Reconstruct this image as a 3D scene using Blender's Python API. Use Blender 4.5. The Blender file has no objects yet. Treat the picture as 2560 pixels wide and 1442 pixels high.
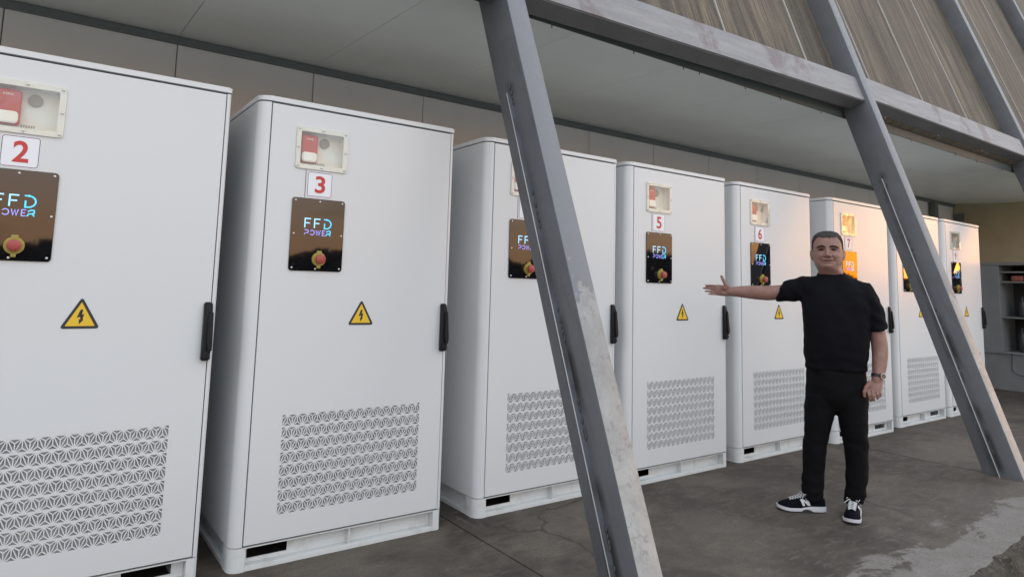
import bpy, bmesh, math, random
from mathutils import Vector, Matrix, noise
R = math.radians
rnd = random.Random(7)
SC = bpy.context.scene
COL = SC.collection

# ------------------------------------------------------------------ camera
cam_d = bpy.data.cameras.new('camera')
cam = bpy.data.objects.new('camera', cam_d)
COL.objects.link(cam)
SC.camera = cam
YAW, PIT, ROL = 0.62198, 0.1100, 0.02729
f_ = Vector((math.sin(YAW)*math.cos(PIT), math.cos(YAW)*math.cos(PIT), math.sin(PIT)))
r_ = f_.cross(Vector((0, 0, 1))).normalized()
u_ = r_.cross(f_)
r2 = r_*math.cos(ROL)+u_*math.sin(ROL)
u2 = u_*math.cos(ROL)-r_*math.sin(ROL)
M = Matrix((r2, u2, -f_)).transposed().to_4x4()
M.translation = Vector((0.41256, -3.25408, 1.31965))
cam.matrix_world = M
cam_d.sensor_width = 36
cam_d.lens = 1661.95/2560*36
cam_d.shift_y = -(721-528.2)/2560
cam_d.clip_start = 0.05
cam_d.clip_end = 2000

# ------------------------------------------------------------------ world: dusk sky with low cloud
SUN_AZ = 71.0      # degrees from -Y toward +X
SUN_EL = 1.0
CLOUD = (3.25, 3.55, 3.9)   # grey dusk cloud, in the sky texture's own units
LOWCLOUD = (4.0, 2.35, 1.3)
W = bpy.data.worlds.new('World')
SC.world = W
W.use_nodes = True
wn = W.node_tree.nodes
wl = W.node_tree.links
wn.clear()
wo = wn.new('ShaderNodeOutputWorld')
bg = wn.new('ShaderNodeBackground')
bg.inputs['Strength'].default_value = 0.15
sky = wn.new('ShaderNodeTexSky')
sky.sky_type = 'NISHITA'
sky.sun_disc = False
sky.sun_elevation = R(SUN_EL)
sdir = Vector((math.sin(R(SUN_AZ)), -math.cos(R(SUN_AZ)), 0))
# Nishita: rotation 0 puts the sun at +Y, growing clockwise seen from above
sky.sun_rotation = math.atan2(sdir.x, sdir.y)
sky.air_density = 1.0
sky.dust_density = 1.0
sky.ozone_density = 1.0
tc = wn.new('ShaderNodeTexCoord')
mp = wn.new('ShaderNodeMapping')
mp.inputs['Scale'].default_value = (1.0, 1.0, 5.0)
cn = wn.new('ShaderNodeTexNoise')
cn.inputs['Scale'].default_value = 2.4
cn.inputs['Detail'].default_value = 7
cn.inputs['Roughness'].default_value = 0.55
cn.inputs['Distortion'].default_value = 0.6
sx = wn.new('ShaderNodeSeparateXYZ')
# the cloud sheet closes overhead and breaks up towards the horizon
hz = wn.new('ShaderNodeMapRange')
hz.inputs['From Min'].default_value = 0.02
hz.inputs['From Max'].default_value = 0.38
hz.inputs['To Min'].default_value = 0.13
hz.inputs['To Max'].default_value = 0.42
ad = wn.new('ShaderNodeMath')
ad.operation = 'ADD'
cr = wn.new('ShaderNodeValToRGB')
cr.color_ramp.elements[0].position = 0.44
cr.color_ramp.elements[0].color = (0, 0, 0, 1)
cr.color_ramp.elements[1].position = 0.68
cr.color_ramp.elements[1].color = (0.92, 0.92, 0.92, 1)
mx = wn.new('ShaderNodeMixRGB')
# low cloud takes the brown of the dusk, high cloud stays grey
lo = wn.new('ShaderNodeMapRange')
lo.inputs['From Min'].default_value = 0.06
lo.inputs['From Max'].default_value = 0.22
cc = wn.new('ShaderNodeMixRGB')
cc.inputs['Color1'].default_value = (*LOWCLOUD, 1)
cc.inputs['Color2'].default_value = (*CLOUD, 1)
# and it opens towards the place where the sun went down
dp = wn.new('ShaderNodeVectorMath')
dp.operation = 'DOT_PRODUCT'
dp.inputs[1].default_value = (sdir.x, sdir.y, 0.03)
gp = wn.new('ShaderNodeMapRange')
gp.inputs['From Min'].default_value = 0.975
gp.inputs['From Max'].default_value = 0.995
gp.inputs['To Max'].default_value = 0.30
sb = wn.new('ShaderNodeMath')
sb.operation = 'SUBTRACT'
wl.new(tc.outputs['Generated'], dp.inputs[0])
wl.new(dp.outputs['Value'], gp.inputs['Value'])
wl.new(sx.outputs['Z'], lo.inputs['Value'])
wl.new(lo.outputs['Result'], cc.inputs['Fac'])
wl.new(cc.outputs['Color'], mx.inputs['Color2'])
wl.new(tc.outputs['Generated'], mp.inputs['Vector'])
wl.new(mp.outputs['Vector'], cn.inputs['Vector'])
wl.new(tc.outputs['Generated'], sx.inputs[0])
wl.new(sx.outputs['Z'], hz.inputs['Value'])
wl.new(cn.outputs['Fac'], ad.inputs[0])
wl.new(hz.outputs['Result'], ad.inputs[1])
wl.new(ad.outputs[0], sb.inputs[0])
wl.new(gp.outputs['Result'], sb.inputs[1])
wl.new(sb.outputs[0], cr.inputs['Fac'])
wl.new(cr.outputs['Color'], mx.inputs['Fac'])
wl.new(sky.outputs['Color'], mx.inputs['Color1'])
wl.new(mx.outputs['Color'], bg.inputs['Color'])
wl.new(bg.outputs['Background'], wo.inputs['Surface'])

sun_d = bpy.data.lights.new('sun', 'SUN')
sun_d.energy = 0.02
sun_d.angle = R(12)
sun_d.color = (1.0, 0.62, 0.36)
sun = bpy.data.objects.new('sun', sun_d)
COL.objects.link(sun)
tosun = Vector((sdir.x*math.cos(R(SUN_EL+2)), sdir.y*math.cos(R(SUN_EL+2)), math.sin(R(SUN_EL+2))))
sun.rotation_euler = tosun.to_track_quat('Z', 'Y').to_euler()

SC.view_settings.view_transform = 'Standard'
SC.view_settings.look = 'None'
SC.view_settings.gamma = 1
SC.view_settings.use_curve_mapping = False
SC.view_settings.exposure = 1.8

SC.cycles.max_bounces = 14
SC.cycles.diffuse_bounces = 8

# ------------------------------------------------------------------ helpers
def tag(o, label=None, cat=None, group=None, kind=None):
    if label: o['label'] = label
    if cat: o['category'] = cat
    if group: o['group'] = group
    if kind: o['kind'] = kind
    return o

def empty(name, loc=(0, 0, 0), rz=0.0, label=None, cat=None, group=None):
    o = bpy.data.objects.new(name, None)
    o.empty_display_size = 0.1
    o.location = loc
    o.rotation_euler = (0, 0, rz)
    COL.objects.link(o)
    return tag(o, label, cat, group)

def link(name, me, parent=None, mat=None, loc=None):
    o = bpy.data.objects.new(name, me)
    COL.objects.link(o)
    if mat is not None and not me.materials:
        me.materials.append(mat)
    if parent is not None:
        o.parent = parent
    if loc is not None:
        o.location = loc
    return o

def mesh(bm, name='m', smooth=False, angle=None):
    me = bpy.data.meshes.new(name)
    bmesh.ops.recalc_face_normals(bm, faces=bm.faces)
    bm.to_mesh(me)
    bm.free()
    if smooth:
        me.polygons.foreach_set('use_smooth', [True]*len(me.polygons))
    if angle is not None:
        me.polygons.foreach_set('use_smooth', [True]*len(me.polygons))
        me.set_sharp_from_angle(angle=R(angle))
    return me

def obj(name, bm, mat, parent=None, smooth=False, angle=None, loc=None):
    return link(name, mesh(bm, name, smooth, angle), parent, mat, loc)

def box(bm, x0, x1, y0, y1, z0, z1, bevel=0.0, seg=2):
    vs = [bm.verts.new((x, y, z)) for x in (x0, x1) for y in (y0, y1) for z in (z0, z1)]
    F = [(0, 1, 3, 2), (4, 6, 7, 5), (0, 4, 5, 1), (2, 3, 7, 6), (0, 2, 6, 4), (1, 5, 7, 3)]
    fs = [bm.faces.new([vs[i] for i in f]) for f in F]
    if bevel:
        es = list({e for f in fs for e in f.edges})
        bmesh.ops.bevel(bm, geom=es, offset=bevel, segments=seg, affect='EDGES', profile=0.6)
    return vs

def BM():
    return bmesh.new()

def boxm(*a, **k):
    bm = BM()
    box(bm, *a, **k)
    return bm

def prism(bm, pts, axis, a, b):
    """polygon pts (2D) extruded along axis index from a to b"""
    def P(p, t):
        if axis == 0: return (t, p[0], p[1])
        if axis == 1: return (p[0], t, p[1])
        return (p[0], p[1], t)
    va = [bm.verts.new(P(p, a)) for p in pts]
    vb = [bm.verts.new(P(p, b)) for p in pts]
    n = len(pts)
    for i in range(n):
        bm.faces.new((va[i], va[(i+1) % n], vb[(i+1) % n], vb[i]))
    bm.faces.new(va[::-1])
    bm.faces.new(vb)

def rrect(x0, x1, z0, z1, r, n=4):
    out = []
    for cx, cz, a0 in ((x1-r, z1-r, 0), (x0+r, z1-r, 90), (x0+r, z0+r, 180), (x1-r, z0+r, 270)):
        for k in range(n+1):
            a = R(a0+90*k/n)
            out.append((cx+r*math.cos(a), cz+r*math.sin(a)))
    return out

def disc(bm, cx, cz, r, ya, yb, n=20, dome=0.0):
    """cylinder with axis along Y from ya (front) to yb"""
    pts = [(cx+r*math.cos(2*math.pi*k/n), cz+r*math.sin(2*math.pi*k/n)) for k in range(n)]
    if not dome:
        prism(bm, pts, 1, ya, yb)
        return
    rings = []
    for t in (1.0, 0.85, 0.55):
        rings.append([bm.verts.new((cx+(p[0]-cx)*t, ya-dome*(1-t*t), cz+(p[1]-cz)*t)) for p in pts])
    back = [bm.verts.new((p[0], yb, p[1])) for p in pts]
    rings.insert(0, back)
    for a, b in zip(rings, rings[1:]):
        for i in range(n):
            bm.faces.new((a[i], a[(i+1) % n], b[(i+1) % n], b[i]))
    bm.faces.new(rings[-1])

def loft(bm, rings, n=20, cap=True):
    """rings: (centre, U, V) vectors of an ellipse each"""
    vs = []
    for c, U, V in rings:
        c, U, V = Vector(c), Vector(U), Vector(V)
        vs.append([bm.verts.new(c+U*math.cos(2*math.pi*k/n)+V*math.sin(2*math.pi*k/n)) for k in range(n)])
    for a, b in zip(vs, vs[1:]):
        for i in range(n):
            bm.faces.new((a[i], a[(i+1) % n], b[(i+1) % n], b[i]))
    if cap:
        bm.faces.new(vs[0][::-1])
        bm.faces.new(vs[-1])

def tube(bm, pts, rad, n=12, flat=None, capround=True):
    """round limb through pts with radii rad; flat=(axis vector, factor) squashes it"""
    pts = [Vector(p) for p in pts]
    if not hasattr(rad, '__len__'):
        rad = [rad]*len(pts)
    rad = list(rad)
    if capround:
        d0 = (pts[0]-pts[1]).normalized()
        d1 = (pts[-1]-pts[-2]).normalized()
        pts = [pts[0]+d0*rad[0]*0.9, pts[0]+d0*rad[0]*0.55]+pts+[pts[-1]+d1*rad[-1]*0.55, pts[-1]+d1*rad[-1]*0.9]
        rad = [rad[0]*0.35, rad[0]*0.8]+rad+[rad[-1]*0.8, rad[-1]*0.35]
    rings = []
    for i, p in enumerate(pts):
        d = (pts[min(i+1, len(pts)-1)]-pts[max(i-1, 0)]).normalized()
        a = Vector((0, 1, 0)) if abs(d.y) < 0.8 else Vector((1, 0, 0))
        U = d.cross(a).normalized()
        V = d.cross(U)
        u, v = U*rad[i], V*rad[i]
        if flat:
            ax, fac = Vector(flat[0]), flat[1]
            u = u-ax*(u.dot(ax))*(1-fac)
            v = v-ax*(v.dot(ax))*(1-fac)
        rings.append((p, u, v))
    loft(bm, rings, n)

def ellipsoid(bm, c, r, n=20, m=14):
    mat = Matrix.Translation(c) @ Matrix.Diagonal((r[0], r[1], r[2], 1))
    bmesh.ops.create_uvsphere(bm, u_segments=n, v_segments=m, radius=1, matrix=mat)

def remeshed(bm, voxel, smooth=0, disp=None):
    """union of everything in bm as one continuous surface"""
    bmesh.ops.recalc_face_normals(bm, faces=bm.faces)
    me = bpy.data.meshes.new('t')
    bm.to_mesh(me)
    bm.free()
    o = bpy.data.objects.new('t', me)
    COL.objects.link(o)
    m = o.modifiers.new('r', 'REMESH')
    m.mode = 'VOXEL'
    m.voxel_size = voxel
    if smooth:
        s = o.modifiers.new('s', 'SMOOTH')
        s.factor = 0.5
        s.iterations = smooth
    dg = bpy.context.evaluated_depsgraph_get()
    out = bpy.data.meshes.new_from_object(o.evaluated_get(dg))
    bpy.data.objects.remove(o)
    bpy.data.meshes.remove(me)
    if disp:
        nn = [v.normal.copy() for v in out.vertices]
        cc = [disp(v.co.copy(), m_) for v, m_ in zip(out.vertices, nn)]
        out.vertices.foreach_set('co', [q for c in cc for q in c])
    out.polygons.foreach_set('use_smooth', [True]*len(out.polygons))
    return out

# ------------------------------------------------------------------ materials
def mat(name, col, rough=0.5, metal=0.0, spec=0.5, coat=0.0, coat_rough=0.1):
    m = bpy.data.materials.new(name)
    m.use_nodes = True
    b = m.node_tree.nodes['Principled BSDF']
    b.inputs['Base Color'].default_value = (*col, 1)
    b.inputs['Roughness'].default_value = rough
    b.inputs['Metallic'].default_value = metal
    b.inputs['Specular IOR Level'].default_value = spec
    b.inputs['Coat Weight'].default_value = coat
    b.inputs['Coat Roughness'].default_value = coat_rough
    return m

class NT:
    """short node building"""
    def __init__(s, m):
        s.t = m.node_tree
        s.b = m.node_tree.nodes['Principled BSDF']
    def n(s, typ, **k):
        x = s.t.nodes.new('ShaderNode'+typ)
        for a, v in k.items():
            if a in x.inputs:
                x.inputs[a].default_value = v
            else:
                setattr(x, a, v)
        return x
    def l(s, a, b):
        s.t.links.new(a, b)
    def coord(s, which='Object', scale=(1, 1, 1), rot=(0, 0, 0), loc=(0, 0, 0)):
        c = s.n('TexCoord')
        p = s.n('Mapping')
        p.inputs['Scale'].default_value = scale
        p.inputs['Rotation'].default_value = rot
        p.inputs['Location'].default_value = loc
        s.l(c.outputs[which], p.inputs['Vector'])
        return p.outputs['Vector']
    def noise(s, vec, scale, detail=4, rough=0.55, dist=0.0):
        x = s.n('TexNoise', Scale=scale, Detail=detail, Roughness=rough, Distortion=dist)
        s.l(vec, x.inputs['Vector'])
        return x.outputs['Fac']
    def ramp(s, fac, *stops):
        x = s.n('ValToRGB')
        e = x.color_ramp.elements
        while len(e) < len(stops):
            e.new(0.5)
        for q, (p, c) in zip(e, stops):
            q.position = p
            q.color = (c, c, c, 1) if not hasattr(c, '__len__') else (*c, 1)
        s.l(fac, x.inputs['Fac'])
        return x.outputs['Color']
    def mix(s, fac, a, b, mode='MIX'):
        x = s.n('MixRGB', blend_type=mode)
        for k, v in (('Fac', fac), ('Color1', a), ('Color2', b)):
            if isinstance(v, (int, float)):
                x.inputs[k].default_value = v if k == 'Fac' else (v, v, v, 1)
            elif isinstance(v, tuple):
                x.inputs[k].default_value = (*v, 1)
            else:
                s.l(v, x.inputs[k])
        return x.outputs['Color']
    def math(s, op, a, b=0.0, clamp=False):
        x = s.n('Math', operation=op, use_clamp=clamp)
        for i, v in enumerate((a, b)):
            if isinstance(v, (int, float)):
                x.inputs[i].default_value = v
            else:
                s.l(v, x.inputs[i])
        return x.outputs[0]
    def sep(s, vec):
        x = s.n('SeparateXYZ')
        s.l(vec, x.inputs[0])
        return x.outputs
    def bump(s, h, strength=0.3, dist=0.01):
        x = s.n('Bump', Strength=strength, Distance=dist)
        s.l(h, x.inputs['Height'])
        s.l(x.outputs['Normal'], s.b.inputs['Normal'])
    def color(s, c):
        s.l(c, s.b.inputs['Base Color'])
    def rough(s, c):
        s.l(c, s.b.inputs['Roughness'])

# white powder coat
M_white = mat('white_powder_coat', (0.61, 0.625, 0.637), 0.27, spec=0.5)
t = NT(M_white)
v = t.coord('Object')
n1 = t.noise(v, 1.7, 1)
n2 = t.noise(v, 260, 2)
t.bump(n1, 0.10, 0.004)
M_base = mat('white_painted_steel_base', (0.60, 0.62, 0.62), 0.5)
t = NT(M_base)
v = t.coord('Object')
n1 = t.noise(v, 9, 5, 0.65)
n2 = t.noise(v, 40, 4, 0.7)
d = t.ramp(n1, (0.52, 0.0), (0.72, 0.6))
c = t.mix(d, (0.60, 0.62, 0.62), (0.42, 0.41, 0.38))
t.color(t.mix(t.ramp(n2, (0.68, 0.0), (0.74, 0.7)), c, (0.25, 0.2, 0.16)))
M_gap = mat('dark_gasket', (0.05, 0.055, 0.06), 0.7)
M_filter = mat('grey_filter_mesh', (0.17, 0.18, 0.185), 0.8)
t = NT(M_filter)
t.color(t.mix(t.ramp(t.noise(t.coord('Object'), 12, 4), (0.35, 0.0), (0.7, 1.0)), (0.27, 0.285, 0.295), (0.42, 0.43, 0.42)))
M_black = mat('black_plastic', (0.010, 0.011, 0.013), 0.45, spec=0.22)
M_acr = mat('black_gloss_acrylic', (0.006, 0.006, 0.008), 0.03, spec=0.9)
M_bez = mat('pearl_plastic_bezel', (0.66, 0.66, 0.62), 0.22, spec=0.7)
M_in = mat('cream_box_interior', (0.74, 0.74, 0.70), 0.5)
M_red = mat('red_plastic', (0.42, 0.03, 0.03), 0.35)
M_lens = mat('clear_white_lens', (0.75, 0.75, 0.72), 0.1, coat=1.0)
M_greyd = mat('grey_disc', (0.22, 0.23, 0.22), 0.5)
M_screw = mat('steel_screw', (0.55, 0.55, 0.53), 0.3, metal=1.0)
M_yel = mat('warning_yellow', (0.72, 0.46, 0.02), 0.45)
M_sign = mat('sign_black', (0.02, 0.022, 0.024), 0.5)
M_ring = mat('brass_yellow_ring', (0.36, 0.28, 0.06), 0.35)
M_btn = mat('red_button', (0.33, 0.055, 0.045), 0.4)
M_lab = mat('label_white', (0.74, 0.75, 0.8), 0.4)
M_labline = mat('label_line', (0.16, 0.1, 0.12), 0.5)
M_num = mat('numeral_red', (0.5, 0.045, 0.035), 0.5)
M_print = mat('white_print', (0.7, 0.62, 0.6), 0.5)

def glass_mat(name):
    m = bpy.data.materials.new(name)
    m.use_nodes = True
    nt = m.node_tree
    nt.nodes.clear()
    o = nt.nodes.new('ShaderNodeOutputMaterial')
    mixn = nt.nodes.new('ShaderNodeMixShader')
    tr = nt.nodes.new('ShaderNodeBsdfTransparent')
    tr.inputs[0].default_value = (0.98, 0.98, 0.96, 1)
    gl = nt.nodes.new('ShaderNodeBsdfGlossy')
    gl.inputs['Roughness'].default_value = 0.03
    fr = nt.nodes.new('ShaderNodeFresnel')
    fr.inputs['IOR'].default_value = 2.0
    nz = nt.nodes.new('ShaderNodeTexNoise')
    nz.inputs['Scale'].default_value = 9
    nz.inputs['Detail'].default_value = 1
    tcn = nt.nodes.new('ShaderNodeTexCoord')
    bp = nt.nodes.new('ShaderNodeBump')
    bp.inputs['Strength'].default_value = 0.25
    bp.inputs['Distance'].default_value = 0.02
    L = nt.links.new
    L(tcn.outputs['Object'], nz.inputs['Vector'])
    L(nz.outputs['Fac'], bp.inputs['Height'])
    L(bp.outputs['Normal'], gl.inputs['Normal'])
    ge = nt.nodes.new('ShaderNodeNewGeometry')
    iv = nt.nodes.new('ShaderNodeMath')
    iv.operation = 'MULTIPLY_ADD'
    iv.inputs[1].default_value = -1.0
    iv.inputs[2].default_value = 1.0
    mu = nt.nodes.new('ShaderNodeMath')
    mu.operation = 'MULTIPLY'
    L(ge.outputs['Backfacing'], iv.inputs[0])
    L(iv.outputs[0], mu.inputs[0])
    L(fr.outputs[0], mu.inputs[1])
    L(mu.outputs[0], mixn.inputs[0])
    L(tr.outputs[0], mixn.inputs[1])
    L(gl.outputs[0], mixn.inputs[2])
    L(mixn.outputs[0], o.inputs['Surface'])
    return m
M_glass = glass_mat('clear_cover')

def led(name, col, s):
    m = mat(name, (0.02, 0.02, 0.02), 0.4)
    b = m.node_tree.nodes['Principled BSDF']
    b.inputs['Emission Color'].default_value = (*col, 1)
    b.inputs['Emission Strength'].default_value = s
    return m
LED = 0.42
M_ledF = led('led_pale_blue', (0.35, 0.72, 1.0), LED)
M_ledD = led('led_cyan', (0.08, 0.62, 1.0), LED)
M_ledP = led('led_violet', (0.33, 0.34, 1.0), LED)

# weathered steel column: uv u = metres across the face (+ face number * 2), v = metres along
def steel_mat(name, base, dark, light, beam=False):
    m = mat(name, base, 0.5, metal=0.0, spec=0.55)
    t = NT(m)
    uv = t.coord('UV')
    ob = t.coord('Object')
    x, y, z = t.sep(uv)
    a = t.noise(ob, 2.3, 5, 0.6)
    c = t.mix(t.ramp(a, (0.35, 0.0), (0.68, 1.0)), base, dark)
    fine = t.noise(ob, 60, 4, 0.65)
    c = t.mix(t.ramp(fine, (0.3, 0.25), (0.75, 0.0)), c, (0.11, 0.115, 0.12))
    mp2 = t.coord('UV', scale=(9, 1.1, 1))
    s2 = t.noise(mp2, 1.6, 6, 0.65, 0.4)
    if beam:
        # sky light and underside shade put into the colour: outer face paler; red primer shows through it
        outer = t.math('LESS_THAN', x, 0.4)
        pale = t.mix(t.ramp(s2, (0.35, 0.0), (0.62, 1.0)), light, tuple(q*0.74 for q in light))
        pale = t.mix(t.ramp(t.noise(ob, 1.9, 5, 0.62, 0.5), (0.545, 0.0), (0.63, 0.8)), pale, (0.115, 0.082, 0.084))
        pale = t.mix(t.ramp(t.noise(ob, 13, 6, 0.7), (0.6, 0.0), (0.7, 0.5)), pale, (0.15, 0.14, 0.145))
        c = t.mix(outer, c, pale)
    else:
        # dusty outer face, painted paler as if sky-lit, worn through in flakes
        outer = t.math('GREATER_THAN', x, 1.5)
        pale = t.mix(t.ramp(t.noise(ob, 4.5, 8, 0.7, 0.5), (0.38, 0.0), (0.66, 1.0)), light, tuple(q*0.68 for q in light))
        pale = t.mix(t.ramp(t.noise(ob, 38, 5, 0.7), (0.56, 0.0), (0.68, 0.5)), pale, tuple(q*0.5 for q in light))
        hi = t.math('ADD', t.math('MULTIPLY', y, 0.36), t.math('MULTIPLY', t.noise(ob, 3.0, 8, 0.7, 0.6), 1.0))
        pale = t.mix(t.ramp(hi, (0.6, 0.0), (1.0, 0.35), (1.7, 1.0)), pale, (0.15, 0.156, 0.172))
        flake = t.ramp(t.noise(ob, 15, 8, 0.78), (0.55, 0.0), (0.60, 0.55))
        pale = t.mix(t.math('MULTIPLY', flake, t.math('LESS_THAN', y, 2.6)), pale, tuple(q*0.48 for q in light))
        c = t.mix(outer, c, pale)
        # burnt weld stains beside the rail
        g = t.math('SUBTRACT', x, 0.125)
        g = t.math('MULTIPLY', g, 22.0)
        g = t.math('SUBTRACT', 1.0, t.math('MULTIPLY', g, g), True)
        w = t.n('TexNoise', noise_dimensions='1D', Scale=1.55, Detail=2)
        t.l(y, w.inputs['W'])
        st = t.ramp(w.outputs['Fac'], (0.52, 0.0), (0.62, 1.0))
        st = t.math('MULTIPLY', st, t.math('LESS_THAN', y, 2.6))
        st = t.math('MULTIPLY', st, g, True)
        c = t.mix(t.math('MULTIPLY', st, 0.92), c, (0.016, 0.014, 0.013))
        rs = t.math('MULTIPLY', t.ramp(s2, (0.56, 0.0), (0.68, 0.55)), t.math('SUBTRACT', 1.0, outer))
        c = t.mix(rs, c, (0.06, 0.045, 0.038))
    t.color(c)
    t.rough(t.ramp(fine, (0.3, 0.42), (0.7, 0.62)))
    t.bump(t.noise(ob, 45, 6, 0.7), 0.25, 0.004)
    return m
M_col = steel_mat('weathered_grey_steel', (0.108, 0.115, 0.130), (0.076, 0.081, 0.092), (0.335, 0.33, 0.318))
M_beam = steel_mat('grey_steel_red_primer', (0.10, 0.10, 0.102), (0.07, 0.07, 0.073), (0.22, 0.215, 0.222), True)
M_rail = mat('rail_steel', (0.2, 0.21, 0.225), 0.4, spec=0.6)
t = NT(M_rail)
t.color(t.mix(t.ramp(t.noise(t.coord('Object'), 6, 5, 0.65), (0.4, 0.0), (0.62, 1.0)), (0.10, 0.108, 0.125), (0.06, 0.063, 0.07)))

M_bare = mat('bare_cut_edge', (0.62, 0.63, 0.64), 0.35, metal=0.3)
# ceiling and back wall sheet panels
M_ceil = mat('grey_coated_ceiling_sheet', (0.33, 0.36, 0.35), 0.35, spec=0.4)
t = NT(M_ceil)
v = t.coord('Object')
a = t.noise(v, 1.3, 4)
sp = t.noise(t.coord('Object', scale=(1, 0.25, 1)), 34, 5, 0.7)
c = t.mix(t.ramp(a, (0.35, 0.0), (0.7, 1.0)), (0.76, 0.80, 0.775), (0.70, 0.74, 0.72))
t.color(t.mix(t.ramp(sp, (0.68, 0.0), (0.75, 0.35)), c, (0.13, 0.13, 0.13)))
t.rough(t.ramp(a, (0.3, 0.3), (0.7, 0.42)))
t.bump(t.noise(v, 7, 3), 0.06, 0.004)
M_wall = mat('warm_grey_wall_sheet', (0.42, 0.40, 0.385), 0.5)
t = NT(M_wall)
v = t.coord('Object')
t.color(t.mix(t.ramp(t.noise(v, 1.1, 5), (0.3, 0.0), (0.7, 1.0)), (0.72, 0.69, 0.665), (0.66, 0.63, 0.61)))
t.bump(t.noise(v, 30, 3), 0.05, 0.002)
M_trim = mat('dark_grey_trim', (0.12, 0.135, 0.135), 0.5)
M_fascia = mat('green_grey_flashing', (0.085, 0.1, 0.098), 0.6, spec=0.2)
M_yellow = mat('ochre_painted_plaster', (0.3, 0.235, 0.12), 0.8)
t = NT(M_yellow)
v = t.coord('Object')
t.color(t.mix(t.ramp(t.noise(v, 2.2, 5), (0.3, 0.0), (0.7, 1.0)), (0.44, 0.37, 0.235), (0.37, 0.31, 0.2)))
t.bump(t.noise(v, 50, 4), 0.2, 0.004)

# board-marked cladding, streaked along the slope
M_clad = mat('streaked_brown_cladding', (0.2, 0.17, 0.13), 0.8)
t = NT(M_clad)
uvs = t.coord('UV', scale=(5.0, 0.30, 1))
uvf = t.coord('UV', scale=(34.0, 0.9, 1))
uvb = t.coord('UV', scale=(1.3, 0.18, 1))
a = t.noise(uvs, 1.7, 7, 0.68, 0.25)
b = t.noise(uvf, 2.0, 6, 0.7, 0.3)
d = t.noise(uvb, 2.0, 3)
c = t.mix(t.ramp(a, (0.38, 0.0), (0.5, 0.45), (0.62, 1.0)), (0.042, 0.032, 0.021), (0.205, 0.168, 0.118))
c = t.mix(t.ramp(b, (0.42, 0.85), (0.56, 0.0)), c, (0.045, 0.038, 0.029))
c = t.mix(t.ramp(d, (0.4, 0.0), (0.62, 0.55)), c, (0.085, 0.073, 0.058))
sp = t.noise(t.coord('UV', scale=(1, 0.6, 1)), 60, 5, 0.75)
c = t.mix(t.ramp(sp, (0.58, 0.0), (0.66, 0.55)), c, (0.26, 0.23, 0.18))
t.color(c)
t.bump(b, 0.5, 0.008)
M_seam = mat('pale_joint_strip', (0.42, 0.41, 0.38), 0.6)

# floor
M_floor = mat('stained_concrete_floor', (0.2, 0.19, 0.18), 0.75)
t = NT(M_floor)
g = t.coord('Object')
x, y, z = t.sep(g)
st = t.coord('Object', scale=(0.75, 2.1, 1), rot=(0, 0, R(12)))
a = t.noise(st, 1.3, 8, 0.66, 0.5)
b = t.noise(g, 3.2, 8, 0.72, 0.4)
mid = t.noise(t.coord('Object', scale=(1, 2.4, 1), rot=(0, 0, R(-15))), 7, 7, 0.72, 0.6)
fine = t.noise(g, 85, 5, 0.72)
c = t.mix(t.ramp(a, (0.32, 0.0), (0.64, 1.0)), (0.0388, 0.0290, 0.0218), (0.0930, 0.0715, 0.0547))
c = t.mix(t.ramp(b, (0.48, 0.0), (0.68, 0.6)), c, (0.0279, 0.0209, 0.0159))
c = t.mix(t.ramp(mid, (0.38, 0.65), (0.52, 0.0)), c, (0.0349, 0.0263, 0.0194))
c = t.mix(t.ramp(t.noise(g, 0.9, 5, 0.6, 0.8), (0.44, 0.0), (0.62, 0.45)), c, (0.1530, 0.1274, 0.1025))
c = t.mix(t.ramp(t.noise(t.coord('Object', loc=(3.3, 7.7, 0)), 1.4, 6, 0.65, 0.6), (0.47, 0.0), (0.60, 0.6)), c, (0.0265, 0.0205, 0.0160))
c = t.mix(t.ramp(mid, (0.55, 0.0), (0.68, 0.65)), c, (0.1279, 0.1025, 0.0811))
# scuffs: short pale scratches
sc = t.noise(t.coord('Object', scale=(2.2, 16, 1), rot=(0, 0, R(-22))), 2.0, 6, 0.7, 0.3)
c = t.mix(t.ramp(sc, (0.59, 0.0), (0.68, 0.6)), c, (0.1705, 0.1382, 0.1117))
sc2 = t.noise(t.coord('Object', scale=(15, 2.2, 1), rot=(0, 0, R(9))), 1.6, 6, 0.7, 0.3)
c = t.mix(t.ramp(sc2, (0.60, 0.0), (0.68, 0.5)), c, (0.1473, 0.1214, 0.0970))
vc = t.n('TexVoronoi', feature='DISTANCE_TO_EDGE', Scale=0.55)
dv = t.n('VectorMath', operation='ADD')
nv = t.n('TexNoise', Scale=2.2, Detail=6)
t.l(g, nv.inputs['Vector'])
sv = t.n('VectorMath', operation='SCALE', Scale=0.5)
t.l(nv.outputs['Color'], sv.inputs[0])
t.l(sv.outputs[0], dv.inputs[0])
t.l(g, dv.inputs[1])
t.l(dv.outputs[0], vc.inputs['Vector'])
ck = t.math('MULTIPLY', t.ramp(vc.outputs['Distance'], (0.0, 0.8), (0.010, 0.0)), t.ramp(t.noise(g, 1.1, 2), (0.45, 0.0), (0.55, 1.0)))
c = t.mix(ck, c, (0.0184, 0.0149, 0.0118))
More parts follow.
